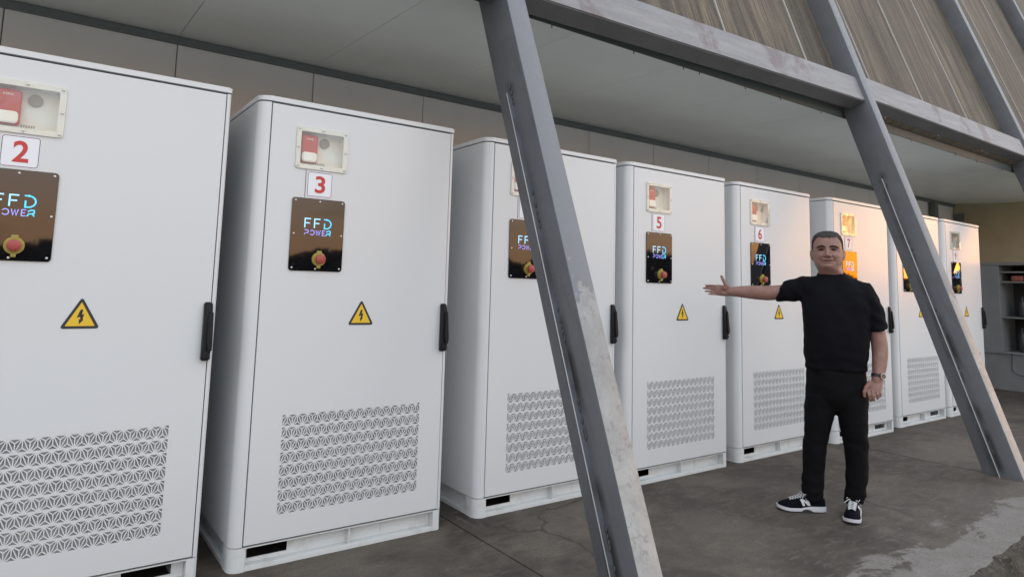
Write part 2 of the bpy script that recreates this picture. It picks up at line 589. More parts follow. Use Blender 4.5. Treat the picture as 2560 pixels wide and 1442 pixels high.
# pale screed remains along the outer edge: ragged patches
edge = t.math('MULTIPLY_ADD', y, -1.35)
edge.node.inputs[2].default_value = -1.835
pn = t.noise(t.coord('Object', scale=(0.9, 1.7, 1)), 2.2, 10, 0.66, 0.7)
pm = t.math('ADD', t.math('MULTIPLY', edge, 0.62), pn)
pale = t.mix(t.ramp(t.noise(g, 9, 7, 0.75), (0.35, 0.0), (0.66, 1.0)), (0.2091, 0.1897, 0.1730), (0.1377, 0.1209, 0.1058))
c = t.mix(t.ramp(pm, (0.57, 0.0), (0.615, 0.15), (0.65, 0.9)), c, pale)
c = t.mix(t.ramp(fine, (0.34, 0.55), (0.5, 0.0)), c, (0.0233, 0.0175, 0.0129))
c = t.mix(t.ramp(fine, (0.62, 0.0), (0.72, 0.45)), c, (0.1628, 0.1315, 0.1029))
t.color(c)
t.rough(t.ramp(a, (0.3, 0.6), (0.7, 0.85)))
t.bump(t.mix(0.5, fine, b), 0.35, 0.006)
M_broken = mat('broken_concrete_aggregate', (0.2, 0.17, 0.13), 0.9)
t = NT(M_broken)
g = t.coord('Object')
vo = t.n('TexVoronoi', Scale=42.0)
t.l(g, vo.inputs['Vector'])
c = t.mix(t.ramp(t.noise(g, 6, 6, 0.7), (0.4, 0.0), (0.62, 1.0)), (0.024, 0.018, 0.012), (0.075, 0.063, 0.049))
c = t.mix(t.ramp(vo.outputs['Distance'], (0.15, 0.6), (0.4, 0.0)), c, (0.16, 0.14, 0.12))
t.color(c)
t.bump(t.noise(g, 28, 7, 0.75), 0.8, 0.03)
M_soil = mat('dry_brown_soil', (0.11, 0.085, 0.055), 0.95)
t = NT(M_soil)
g = t.coord('Object')
c = t.mix(t.ramp(t.noise(g, 0.8, 8, 0.7), (0.35, 0.0), (0.65, 1.0)), (0.05, 0.037, 0.024), (0.10, 0.08, 0.06))
t.color(c)
t.bump(t.noise(g, 14, 8, 0.75), 0.6, 0.03)
M_bounce = mat('pale_bounce_ground', (0.45, 0.43, 0.4), 0.85)  # unseen ground, made pale to bounce light up onto the ceiling
t = NT(M_bounce)
g = t.coord('Object')
t.color(t.mix(t.ramp(t.noise(g, 0.5, 8, 0.7), (0.35, 0.0), (0.65, 1.0)), (0.52, 0.50, 0.46), (0.40, 0.38, 0.34)))
M_leaf = mat('dark_foliage', (0.03, 0.036, 0.018), 0.9, spec=0.05)
M_bark = mat('bark', (0.06, 0.045, 0.035), 0.9)

# person
M_skin = mat('skin', (0.30, 0.175, 0.13), 0.5, spec=0.35)
t = NT(M_skin)
v = t.coord('Object')
t.color(t.mix(t.ramp(t.noise(v, 22, 4, 0.6), (0.35, 0.0), (0.7, 1.0)), (0.262, 0.152, 0.122), (0.205, 0.104, 0.086)))
M_skin.node_tree.nodes['Principled BSDF'].inputs['Subsurface Weight'].default_value = 0.08
M_skin.node_tree.nodes['Principled BSDF'].inputs['Subsurface Radius'].default_value = (0.008, 0.003, 0.002)
t.bump(t.noise(v, 140, 3), 0.12, 0.002)
M_lip = mat('lip_skin', (0.085, 0.035, 0.03), 0.5, spec=0.2)
M_hair = mat('short_grey_hair', (0.07, 0.068, 0.066), 0.85, spec=0.08)
t = NT(M_hair)
v = t.coord('Object', scale=(1, 1, 0.45))
hn = t.noise(v, 170, 3, 0.7)
t.color(t.mix(t.ramp(hn, (0.35, 0.0), (0.68, 1.0)), (0.014, 0.013, 0.013), (0.085, 0.08, 0.075)))
t.bump(hn, 0.8, 0.006)
M_brow = mat('dark_brow', (0.02, 0.014, 0.012), 0.9, spec=0.05)
M_eye = mat('dark_eye', (0.012, 0.009, 0.009), 0.5, spec=0.2)
M_shirt = mat('black_cotton', (0.006, 0.006, 0.008), 0.9, spec=0.08)
t = NT(M_shirt)
v = t.coord('Object')
t.bump(t.mix(0.5, t.noise(v, 7, 4, 0.6, 0.8), t.noise(v, 500, 2)), 0.3, 0.02)
M_jean = mat('black_denim', (0.005, 0.005, 0.006), 0.85, spec=0.1)
t = NT(M_jean)
v = t.coord('Object', scale=(1, 1, 1.6))
t.bump(t.mix(0.4, t.noise(v, 9, 5, 0.6, 1.0), t.noise(v, 400, 2)), 0.4, 0.02)
M_shoe = mat('navy_shoe_mesh', (0.004, 0.0045, 0.0075), 0.8, spec=0.06)
M_sole = mat('white_shoe_sole', (0.5, 0.49, 0.53), 0.5)
M_out = mat('dark_outsole', (0.02, 0.02, 0.022), 0.8)
M_lace = mat('white_laces', (0.5, 0.51, 0.52), 0.7)
M_strap = mat('dark_brown_leather_strap', (0.02, 0.012, 0.011), 0.6)

# ------------------------------------------------------------------ setting: ground, slab
bm = BM()
for (x0, x1, y0, y1) in ((-400, 400, -400, 400),):
    vs = [bm.verts.new(p) for p in ((x0, y0, -0.32), (x1, y0, -0.32), (x1, y1, -0.32), (x0, y1, -0.32))]
    bm.faces.new(vs)
tag(obj('ground', bm, M_soil), 'brown soil ground beyond the broken slab edge', 'ground', kind='structure')

bm = BM()
vs = [bm.verts.new(p) for p in ((-60, -34, -0.316), (70, -34, -0.316), (70, -2.55, -0.316), (-60, -2.55, -0.316))]
bm.faces.new(vs)
tag(obj('yard', bm, M_bounce), 'unseen pale ground added in front of the building to bounce light', 'yard', kind='structure')

floor = empty('concrete_floor', label='stained grey concrete floor slab under the cabinets', cat='floor')
floor['kind'] = 'structure'
JX = [-5.45, -1.5, 2.43, 6.41, 10.6, 15.0]
def edge_y(x):
    b = -1.82+0.05*noise.noise(Vector((x*1.3, 3.1, 0)))+0.028*noise.noise(Vector((x*6.0, 8.1, 0)))+0.012*noise.noise(Vector((x*21, 1.1, 0)))
    if 4.62 < x < 5.5:
        b += 0.025*math.sin((x-4.62)/0.88*math.pi)
    return b
for a_, b_ in zip(JX, JX[1:]):
    x0, x1 = a_+0.005, b_-0.005
    bm = BM()
    n = int((x1-x0)/0.03)
    xs = [x0+(x1-x0)*i/n for i in range(n+1)]
    back = [bm.verts.new((x, 2.35, 0)) for x in (x0, x1)]
    mid = [bm.verts.new((x, -1.5, 0)) for x in xs]
    fr = [bm.verts.new((x, edge_y(x), 0)) for x in xs]
    rows = [fr]
    for k in range(1, 6):
        zz = -0.012-0.06*(k-1)
        rows.append([bm.verts.new((x, edge_y(x)-0.012*(k > 0)-0.03*noise.noise(Vector((x*7, k*1.7, 2)))-0.02*k, zz+0.012*noise.noise(Vector((x*9, k*3.3, 5))))) for x in xs])
    bm.faces.new([back[0]]+mid+[back[1]])
    for A, B in [(mid, fr)]:
        for i in range(n):
            bm.faces.new((A[i], B[i], B[i+1], A[i+1]))
    fs = []
    for A, B in zip(rows, rows[1:]):
        for i in range(n):
            fs.append(bm.faces.new((A[i], B[i], B[i+1], A[i+1])))
    # joint flanks
    for x, m0, f0 in ((x0, mid[0], fr[0]), (x1, mid[-1], fr[-1])):
        bk = back[0] if x == x0 else back[1]
        lo = [bm.verts.new((x, yy, -0.08)) for yy in (2.35, -1.5, edge_y(x))]
        bm.faces.new((bk, m0, lo[1], lo[0]))
        bm.faces.new((m0, f0, lo[2], lo[1]))
    for f in fs:
        f.material_index = 1
    o = obj('slab', bm, M_floor, floor)
    o.data.materials.append(M_broken)
bm = BM()
vs = [bm.verts.new(p) for p in ((-5.45, -1.7, -0.075), (15, -1.7, -0.075), (15, 2.35, -0.075), (-5.45, 2.35, -0.075))]
bm.faces.new(vs)
obj('joint_bed', bm, M_gap, floor)

# ------------------------------------------------------------------ back wall, ceiling, end wall
YW = 2.0
ZB = 3.05
SL = 0.045
def ceil_z(y):
    return ZB-SL*(YW-y)
SX = [0.13+1.01*k for k in range(-5, 15)]
wall = empty('back_wall', (0, YW, 0), label='warm grey sheet panel wall behind the white cabinets', cat='wall')
ceil = empty('ceiling', (0, 0, 0), label='grey sheet panel ceiling over the cabinets', cat='ceiling')
ceil['kind'] = 'structure'
pw = mesh(boxm(0.003, 1.007, 0, 0.08, -0.02, ZB, bevel=0.004, seg=1), 'wall_panel')
YF = -0.10
bm = BM()
vs = []
for x in (0.002, 1.008):
    for y in (YF, 2.0):
        for dz in (0.0, 0.06):
            vs.append(bm.verts.new((x, y, ceil_z(y)+dz)))
for f in ((0, 1, 3, 2), (4, 6, 7, 5), (0, 4, 5, 1), (2, 3, 7, 6), (0, 2, 6, 4), (1, 5, 7, 3)):
    bm.faces.new([vs[i] for i in f])
pc = mesh(bm, 'ceiling_panel')
for x in SX:
    if x < 14.3:
        link('wall_panel', pw, wall, M_wall, (x, 0, 0))
        link('ceiling_panel', pc, ceil, M_ceil, (x, 0, 0))
bm = boxm(SX[0], 14.4, YW-0.03, YW-0.001, ZB-0.062, ZB-0.004, bevel=0.004)
obj('corner_trim', bm, M_trim, ceil)
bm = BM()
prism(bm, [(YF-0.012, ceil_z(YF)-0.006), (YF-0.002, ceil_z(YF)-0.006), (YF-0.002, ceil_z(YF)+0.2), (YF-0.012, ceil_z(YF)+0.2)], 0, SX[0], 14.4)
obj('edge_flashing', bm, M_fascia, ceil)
# dark clip tabs hanging below the flashing
tab = mesh(boxm(-0.003, 0.003, -0.004, 0.002, -0.03, 0.012), 'clip')
for x in (2.93, 3.66, 4.18, 4.36, 4.93, 5.42, 6.05, 6.7, 7.8, 8.9, 9.5, 10.3, 1.2, 0.4):
    o = link('clip', tab, ceil, M_trim, (x, YF-0.016, ceil_z(YF)))
obj('wall_light_block', boxm(SX[0], 14.4, 0.085, 0.2, -0.02, ZB+0.1), M_trim, wall)  # unseen backing added to stop sky light leaking between the wall panels
obj('roof_light_block', boxm(SX[0], 14.6, YF+0.03, 2.3, ZB+0.12, ZB+0.2), M_trim, ceil)  # unseen sheet added above the ceiling panels to block light from their gaps
bm = boxm(13.33, 13.46, YW-0.12, YW-0.032, 0, ZB-0.07, bevel=0.006)
o = obj('wall_post', bm, M_trim)
tag(o, 'dark steel post against the back wall near the ochre end wall', 'post')
endw = empty('end_wall', (14.4, 0, 0), label='ochre plaster end wall above the grey shelf unit', cat='wall')
obj('plaster', boxm(0, 0.2, -1.3, 2.1, -0.02, ZB+0.4), M_yellow, endw)
obj('conduit_box', boxm(-0.08, -0.002, 1.82, 1.94, 2.72, 2.86, bevel=0.006), M_trim, endw)

# ------------------------------------------------------------------ leaning steel columns, beams, cladding
S = 0.34
Y0 = -1.387
CW, CH = 0.136, 0.262
TOPZ = 8.6
th = math.atan(S)
def column_mesh(lean, sl):
    bm = BM()
    uvl = bm.loops.layers.uv.new('UVMap')
    prof = [(0, CH), (0, 0), (CW, 0), (CW, CH)]
    # rounded corners
    P = []
    r = 0.010
    for i, p in enumerate(prof):
        a = Vector(prof[i-1]+(0,))
        b = Vector(prof[(i+1) % 4]+(0,))
        q = Vector(p+(0,))
        u = (a-q).normalized()*r
        w = (b-q).normalized()*r
        for tt in (0, 0.5, 1):
            c = q+u*(1-tt)**2+w*tt**2
            P.append((c.x, c.y))
    n = len(P)
    zs = [-0.05, 8.6]
    rows = [[bm.verts.new((x+lean*z, y+sl*z, z)) for x, y in P] for z in zs]
    for i in range(n):
        j = (i+1) % n
        f = bm.faces.new((rows[0][i], rows[0][j], rows[1][j], rows[1][i]))
        mx_, my_ = (P[i][0]+P[j][0])/2, (P[i][1]+P[j][1])/2
        outer = my_ < 0.002+0.0 or (my_ < 0.006 and mx_ > 0.004)
        for lp in f.loops:
            k = lp.vert
            zz = k.co.z
            if outer:
                lp[uvl].uv = (2.0+(k.co.x-lean*zz), zz/math.cos(th))
            else:
                lp[uvl].uv = (CH-(k.co.y-sl*zz), zz/math.cos(th))
    bm.faces.new(rows[1])
    return mesh(bm, 'shaft', angle=40)
CX = [(-1.55, -0.01, 0.342), (2.465, -0.023, 0.350), (6.397, 0.007, 0.334), (10.62, 0.0, 0.335), (14.2, 0.0, 0.335)]
CL = ['leaning grey steel column outside the frame, holding the near end of the beam',
      'leaning grey steel column in the foreground, hiding the cabinet between 3 and 5',
      'leaning grey steel column beside the man, its foot standing on the slab',
      'leaning grey steel column whose lower part drops past the far edge of the photo',
      'farthest leaning grey steel column, crossing only the top corner cladding']
def rail_mesh(lean, sl, z0, z1):
    bm = BM()
    yb = CH*0.53
    pr = [(-0.030, yb), (-0.030, yb+0.007), (-0.004, yb+0.007), (-0.004, yb+0.05), (0.002, yb+0.05), (0.002, yb)]
    rows = [[bm.verts.new((x+lean*z, y+sl*z, z)) for x, y in pr] for z in (z0, z1)]
    n = len(pr)
    for i in range(n):
        bm.faces.new((rows[0][i], rows[0][(i+1) % n], rows[1][(i+1) % n], rows[1][i]))
    bm.faces.ensure_lookup_table()
    bm.faces[0].material_index = 1
    bm.faces.new(rows[0])
    bm.faces.new(rows[1][::-1])
    return bm
for i, (x, ln, sl) in enumerate(CX):
    e = empty('steel_column', (x, Y0, 0), label=CL[i], cat='column', group='leaning steel columns along the front')
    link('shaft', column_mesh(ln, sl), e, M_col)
    obj('rail', rail_mesh(ln, sl, -0.04, 2.33), M_rail, e).data.materials.append(M_bare)
    bm = BM()
    for z in (0.25, 0.75, 1.15, 1.7, 2.3):
        for k in range(6):
            zz = z+rnd.uniform(-0.09, 0.09)
            ellipsoid(bm, (ln*zz-0.004, sl*zz+CH*0.53-0.004+rnd.uniform(-.003, .003), zz), (0.006, 0.006, 0.016), 8, 6)
    tag(obj('weld_bead', bm, M_gap, e, smooth=True), kind='stuff')

def beam(xa, xb, za, zb, label):
    """box beam lying in the plane of the columns; za, zb = height of its lower outer edge at both ends"""
    bm = BM()
    uvl = bm.loops.layers.uv.new('UVMap')
    ends = []
    ct, stn = math.cos(th), math.sin(th)
    for x, z in ((xa, za), (xb, zb)):
        y = Y0+S*z+0.015
        a = Vector((x, y, z))
        up = Vector((0, stn, ct))*0.262
        inn = Vector((0, ct, -stn))*0.15
        ends.append([a, a+up, a+up+inn, a+inn])
    V = [[bm.verts.new(p) for p in e_] for e_ in ends]
    for k in range(4):
        f = bm.faces.new((V[0][k], V[0][(k+1) % 4], V[1][(k+1) % 4], V[1][k]))
        for lp in f.loops:
            lp[uvl].uv = (k*0.6+(0.26 if lp.vert in (V[0][(k+1) % 4], V[1][(k+1) % 4]) else 0), lp.vert.co.x)
    bm.faces.new(V[0][::-1])
    bm.faces.new(V[1])
    bmesh.ops.bevel(bm, geom=[e_ for e_ in bm.edges if abs(e_.verts[0].co.x-e_.verts[1].co.x) > 1], offset=0.008, segments=2, affect='EDGES')
    o = obj('steel_beam', bm, M_beam, angle=40)
    tag(o, label, 'beam', 'horizontal beams between the leaning columns')
beam(-1.5+CW, 2.39, 2.95, 2.95, 'grey steel beam ending at the foreground column, over the cabinets numbered 2 and 3')
beam(2.40+CW, 6.415, 2.945, 3.06, 'grey steel beam with red primer patches between foreground column and column beside man')
beam(6.42+CW, 10.575, 3.105, 3.105, 'grey steel beam with a red primer patch beyond the column beside man')
beam(10.60+CW, 14.2, 3.105, 3.105, 'farthest grey steel beam beyond the man, mostly out of sight')

clad = empty('upper_wall', (0, 0, 3.0), label='leaning brown streaked cladding above the steel beams', cat='wall')
PX0 = 7.1
OFF = 0.17
def clad_mesh(w):
    bm = BM()
    uvl = bm.loops.layers.uv.new('UVMap')
    z0, z1 = 0.05, 5.4
    ct, stn = math.cos(th), math.sin(th)
    vs = []
    for x in (0.006, w-0.006):
        for z in (z0, z1):
            base = Vector((x, Y0+S*(z+3.0)+OFF, z))
            vs.append(bm.verts.new(base))
            vs.append(bm.verts.new(base+Vector((0, ct, -stn))*0.06))
    # order: x0z0 front/back, x0z1 f/b, x1z0 f/b, x1z1 f/b
    for f in ((0, 4, 6, 2), (1, 3, 7, 5), (0, 2, 3, 1), (4, 5, 7, 6), (2, 6, 7, 3), (0, 1, 5, 4)):
        bm.faces.new([vs[i] for i in f])
    for f in bm.faces:
        for lp in f.loops:
            lp[uvl].uv = (lp.vert.co.x, lp.vert.co.z)
    return bm
def seam_mesh():
    bm = BM()
    z0, z1 = 0.05, 5.4
    vs = []
    for x in (-0.0045, 0.0045):
        for z in (z0, z1):
            for d_ in (-0.012, 0.03):
                vs.append(bm.verts.new((x, Y0+S*(z+3.0)+OFF+d_, z)))
    for f in ((0, 4, 6, 2), (1, 3, 7, 5), (0, 2, 3, 1), (4, 5, 7, 6), (2, 6, 7, 3), (0, 1, 5, 4)):
        bm.faces.new([vs[i] for i in f])
    return mesh(bm, 'joint_strip')
sm = seam_mesh()
for k in range(-9, 9):
    me = mesh(clad_mesh(1.19), 'cladding_panel')
    uvd = me.uv_layers[0].data
    du = rnd.uniform(0, 50)
    for q in uvd:
        q.uv[0] += du+k*1.19
    link('cladding_panel', me, clad, M_clad, (PX0+1.19*k, 0, 0))
    link('joint_strip', sm, clad, M_seam, (PX0+1.19*k, 0, 0))

# ------------------------------------------------------------------ cabinets
CWID, CDEP, CHGT = 1.084, 1.38, 2.2
def arc(cx, cy, r, a0, a1, n=6):
    return [(cx+r*math.cos(R(a0+(a1-a0)*k/n)), cy+r*math.sin(R(a0+(a1-a0)*k/n))) for k in range(n+1)]
def outline():
    return [(0.056, 0.0)]+arc(0.05, 0.05, 0.05, 270, 180)+[(0, CDEP), (CWID, CDEP)]+arc(CWID-0.014, 0.014, 0.014, 0, -90)+[(CWID-0.020, 0.0)]
def body_bm():
    P = [(0.056, 0.035)]+outline()+[(CWID-0.020, 0.035)]
    bm = BM()
    z0, z1 = 0.108, 2.170
    a = [bm.verts.new((x, y, z0)) for x, y in P]
    b = [bm.verts.new((x, y, z1)) for x, y in P]
    for i in range(len(P)-1):
        bm.faces.new((a[i], a[i+1], b[i+1], b[i]))
    bm.faces.new(b)
    bm.faces.new(a[::-1])
    return bm
def lid_bm():
    P = [(-0.002+x*(CWID+0.004)/CWID, -0.005+y*(CDEP+0.01)/CDEP) for x, y in outline()]
    bm = BM()
    prism(bm, P, 2, 2.176, CHGT)
    es = [e for e in bm.edges if all(v.co.z > 2.199 for v in e.verts)]
    bmesh.ops.bevel(bm, geom=es, offset=0.007, segments=3, affect='EDGES')
    return bm
GX0, GX1, GZ0, GZ1 = 0.20, 0.93, 0.222, 0.68
VX0, VX1, VZ0, VZ1 = 0.182, 0.448, 1.862, 2.075
DX0, DX1, DZ0, DZ1 = 0.061, CWID-0.025, 0.114, 2.166
def door_bm():
    bm = BM()
    hx = (0.205, 0.425)
    hz = (1.885, 2.052)
    xs = [DX0, GX0, hx[0], hx[1], GX1, DX1]
    zs = [DZ0, GZ0, GZ1, hz[0], hz[1], DZ1]
    V = {(i, j): bm.verts.new((x, -0.003, z)) for i, x in enumerate(xs) for j, z in enumerate(zs)}
    for i in range(5):
        for j in range(5):
            if (j == 1 and 1 <= i <= 3) or (j == 3 and i == 2):
                continue
            bm.faces.new((V[i, j], V[i+1, j], V[i+1, j+1], V[i, j+1]))
    g = bmesh.ops.extrude_edge_only(bm, edges=[e for e in bm.edges if e.is_boundary])
    for v in g['geom']:
        if isinstance(v, bmesh.types.BMVert):
            v.co.y = 0.022
    return bm
def grille_bm():
    """eight rows of triangles, each cut by three slots round a Y"""
    bm = BM()
    rows = 8
    rh = (GZ1-GZ0)/rows
    nb = 15
    bw = (GX1-GX0)/nb
    bar = 0.0022
    yf, ybk = -0.0028, 0.004
    sep_h = 0.0045
    def quad(a, b, c, d, y=yf):
        bm.faces.new([bm.verts.new((p[0], y, p[1])) for p in (a, b, c, d)])
    def inset(T, ws):
        # offset each edge k (from T[k] to T[k+1]) inward by ws[k]
        n = len(T)
        L = []
        area = sum(T[i][0]*T[(i+1) % n][1]-T[(i+1) % n][0]*T[i][1] for i in range(n))
        sg = 1 if area > 0 else -1
        for k in range(n):
            p, q = Vector(T[k]), Vector(T[(k+1) % n])
            d = (q-p).normalized()
            nn = Vector((-d.y, d.x))*sg
            L.append((p+nn*ws[k], d))
        out = []
        for k in range(n):
            p, d = L[k-1]
            q, e = L[k]
            den = d.x*e.y-d.y*e.x
            tt = ((q.x-p.x)*e.y-(q.y-p.y)*e.x)/den
            out.append((p.x+d.x*tt, p.y+d.y*tt))
        return out
    def cell(T, ws):
        I = inset(T, ws)
        n = len(T)
        vo_ = [bm.verts.new((p[0], yf, p[1])) for p in T]
        vi = [bm.verts.new((p[0], yf, p[1])) for p in I]
        vb = [bm.verts.new((p[0], ybk, p[1])) for p in I]
        for k in range(n):
            j = (k+1) % n
            bm.faces.new((vo_[k], vo_[j], vi[j], vi[k]))
            bm.faces.new((vi[k], vi[j], vb[j], vb[k]))
    for r in range(rows):
        z1 = GZ1-r*rh
        z0 = z1-rh
        for k in range(-1, 2*nb+1):
            x = GX0+k*bw/2
            if k % 2 == 0:
                T = [(x, z0), (x+bw, z0), (x+bw/2, z1)]
                base = 0
            else:
                T = [(x, z1), (x+bw/2, z0), (x+bw, z1)]
                base = 2
            cut = None
            if T[0][0] < GX0-1e-6 or max(p[0] for p in T) > GX1+1e-6:
                cut = True
            cx = sum(p[0] for p in T)/3
            cz = sum(p[1] for p in T)/3
            for e in range(3):
                a, b = T[e], T[(e+1) % 3]
                tri = [a, b, (cx, cz)]
                if cut:
                    # clip to the grille frame
                    def clip(poly, xlim, keep):
                        out = []
                        for i in range(len(poly)):
                            p, q = poly[i], poly[(i+1) % len(poly)]
                            pi, qi = keep(p[0]), keep(q[0])
                            if pi: out.append(p)
                            if pi != qi:
                                s_ = (xlim-p[0])/(q[0]-p[0])
                                out.append((xlim, p[1]+(q[1]-p[1])*s_))
                        return out
                    tri = clip(tri, GX0, lambda v_: v_ >= GX0-1e-9)
                    if len(tri) >= 3:
                        tri = clip(tri, GX1, lambda v_: v_ <= GX1+1e-9)
                    # drop doubled corners
                    t2 = []
                    for p in tri:
                        if not t2 or (abs(p[0]-t2[-1][0])+abs(p[1]-t2[-1][1])) > 1e-5:
                            t2.append(p)
                    if len(t2) > 1 and abs(t2[0][0]-t2[-1][0])+abs(t2[0][1]-t2[-1][1]) < 1e-5:
                        t2.pop()
                    tri = t2
                    if len(tri) < 3:
                        continue
                    ar = abs(sum(tri[i][0]*tri[(i+1) % len(tri)][1]-tri[(i+1) % len(tri)][0]*tri[i][1] for i in range(len(tri))))/2
                    if ar < 6e-5 or len(tri) > 3:
                        bm.faces.new([bm.verts.new((p[0], yf, p[1])) for p in tri])
                        continue
                    cell(tri, [bar]*3)
                else:
                    w0 = sep_h if e == base else bar
                    cell(tri, [w0, bar, bar])
    return bm
def base_bm(slots):
    bm = BM()
    Zt = 0.104
    # left front rounded corner block, right post, rear posts
    prism(bm, [(0.072, 0.06), (0.072, 0.0)]+arc(0.05, 0.05, 0.05, 270, 180)+[(0, 0.1), (0.02, 0.1), (0.02, 0.06)], 2, 0.0, Zt)
    prism(bm, [(CWID-0.045, 0.06), (CWID-0.045, 0.001), (CWID-0.012, 0.001), (CWID, 0.012), (CWID, 0.1), (CWID-0.01, 0.1)], 2, 0.0, Zt)
    box(bm, 0, 0.08, CDEP-0.1, CDEP, 0, Zt)
    box(bm, CWID-0.08, CWID, CDEP-0.1, CDEP, 0, Zt)
    # bottom rails
    box(bm, 0.0725, CWID-0.0455, 0.002, 0.10, 0.0, 0.022, bevel=0.002)
    box(bm, 0.002, 0.08, 0.1005, CDEP-0.1005, 0.0, 0.02)
    box(bm, CWID-0.08, CWID-0.002, 0.1005, CDEP-0.1005, 0.0, 0.02)
    # top rail
    box(bm, 0.0725, CWID-0.0455, 0.003, 0.05, 0.099, 0.1045)
    # recessed back plate with fork slots
    zs0, zs1 = 0.04, 0.094
    cuts = sorted(slots)
    x = 0.0725
    yb = 0.046
    for (a, b) in cuts:
        box(bm, x, a, yb, yb+0.004, 0.0225, 0.0985)
        box(bm, a, b, yb, yb+0.004, 0.0225, zs0)
        box(bm, a, b, yb, yb+0.004, zs1, 0.0985)
        x = b
    box(bm, x, CWID-0.046, yb, yb+0.004, 0.0225, 0.0985)
    # divider web and a thin plate joint
    box(bm, 0.566, 0.572, 0.004, yb-0.0005, 0.0225, 0.0985)
    box(bm, 0.755, 0.758, yb-0.0025, yb-0.0004, 0.0225, 0.0985)
    # recessed side plates
    box(bm, 0.03, 0.034, 0.101, CDEP-0.101, 0.0205, Zt)
    box(bm, CWID-0.034, CWID-0.03, 0.101, CDEP-0.101, 0.0205, Zt)
    return bm

ME = {}
ME['body'] = mesh(body_bm(), 'body', angle=30)
ME['lid'] = mesh(lid_bm(), 'lid', angle=35)
ME['door'] = mesh(door_bm(), 'door')
ME['grille'] = mesh(grille_bm(), 'grille')
ME['filter'] = mesh(boxm(GX0-0.01, GX1+0.01, 0.006, 0.010, GZ0-0.01, GZ1+0.01), 'filter')
ME['base'] = mesh(base_bm([(0.09, 0.275)]), 'base')
ME['base2'] = mesh(base_bm([(0.09, 0.275), (0.80, 0.99)]), 'base')
# dark gasket sheet behind the door gap
bm = BM()
for a in ((DX0-0.006, 0.03, 0.034, DZ0-0.006, DZ1+0.01), (DX1+0.0, 0.03, 0.034, DZ0-0.006, DZ1+0.01)):
    box(bm, a[0], a[0]+0.007, 0.024, 0.03, a[3], a[4])
box(bm, DX0, DX1, 0.024, 0.03, DZ1, DZ1+0.008)
box(bm, DX0, DX1, 0.024, 0.03, DZ0-0.008, DZ0)
ME['gasket'] = mesh(bm, 'gasket')
# handle: wedge shaped housing and lever
bm = BM()
prism(bm, [(-0.004, 1.208), (-0.020, 1.200), (-0.026, 1.16), (-0.034, 1.0), (-0.036, 0.955), (-0.03, 0.948), (-0.004, 0.948)], 0, 1.030, 1.066)
bmesh.ops.bevel(bm, geom=list(bm.edges), offset=0.005, segments=2, affect='EDGES')
ME['handle'] = mesh(bm, 'handle', angle=35)
bm = BM()
prism(bm, [(-0.024, 1.166), (-0.034, 1.160), (-0.046, 1.02), (-0.046, 0.992), (-0.03, 0.985), (-0.024, 1.0)], 0, 1.0475, 1.0695)
bmesh.ops.bevel(bm, geom=list(bm.edges), offset=0.004, segments=2, affect='EDGES')
ME['lever'] = mesh(bm, 'lever', angle=35)
bm = BM()
disc(bm, 1.057, 0.968, 0.008, -0.04, -0.03, 14)
ME['lock'] = mesh(bm, 'lock', angle=35)
# alarm window
bm = BM()
O = rrect(VX0, VX1, VZ0, VZ1, 0.014)
I = rrect(0.206, 0.424, 1.886, 2.051, 0.006)
n = len(O)
yo, yi = -0.010, -0.009
vO = [bm.verts.new((x, -0.0035, z)) for x, z in O]
vO2 = [bm.verts.new((x*0.99+0.00315, yo, z*0.99+0.0197)) for x, z in O]
vI = [bm.verts.new((x, yi, z)) for x, z in I]
vI2 = [bm.verts.new((x, -0.0035, z)) for x, z in I]
for A, B in ((vO, vO2), (vO2, vI), (vI, vI2)):
    for i in range(n):
        bm.faces.new((A[i], A[(i+1) % n], B[(i+1) % n], B[i]))
ME['bezel'] = mesh(bm, 'bezel', angle=30)
bm = BM()
prism(bm, rrect(VX0+0.003, VX1-0.003, VZ0+0.003, VZ1-0.003, 0.012), 1, -0.0150, -0.0115)
ME['cover'] = mesh(bm, 'cover')
bm = BM()
x0, x1, z0, z1, yb = 0.2045, 0.4255, 1.8845, 2.0525, 0.055
c8 = [bm.verts.new(p) for p in ((x0, 0.0, z0), (x1, 0.0, z0), (x1, 0.0, z1), (x0, 0.0, z1), (x0, yb, z0), (x1, yb, z0), (x1, yb, z1), (x0, yb, z1))]
for f in ((0, 1, 5, 4), (1, 2, 6, 5), (2, 3, 7, 6), (3, 0, 4, 7), (4, 5, 6, 7)):
    bm.faces.new([c8[i] for i in f])
ME['recess'] = mesh(bm, 'recess')
bm = boxm(0.215, 0.300, 0.012, 0.054, 1.898, 2.040, bevel=0.012, seg=3)
ME['alarm'] = mesh(bm, 'alarm', angle=40)
bm = BM()
prism(bm, rrect(0.219, 0.294, 1.902, 1.950, 0.014), 1, 0.002, 0.0115)
bmesh.ops.bevel(bm, geom=[e for e in bm.edges if all(v.co.y < 0.003 for v in e.verts)], offset=0.004, segments=2, affect='EDGES')
ME['lens'] = mesh(bm, 'lens', angle=40)
bm = BM()
disc(bm, 0.345, 2.012, 0.025, 0.046, 0.0545, 24)
ME['sounder'] = mesh(bm, 'sounder')
bm = BM()
for i in range(6):
    for j in range(3):
        disc(bm, 0.306+i*0.0085, 1.893+j*0.0065, 0.0026, 0.0525, 0.0545, 6)
ME['vent_hole'] = mesh(bm, 'vent_holes')
bm = BM()
disc(bm, 0, 0, 0.0050, -0.0022, 0.0008, 8, dome=0.0016)
ME['screw'] = mesh(bm, 'screw', smooth=True)
# cable stripe to the left of the number label
ME['stripe'] = mesh(boxm(0.2395, 0.2425, -0.0042, -0.0032, 1.7225, 1.858), 'stripe')
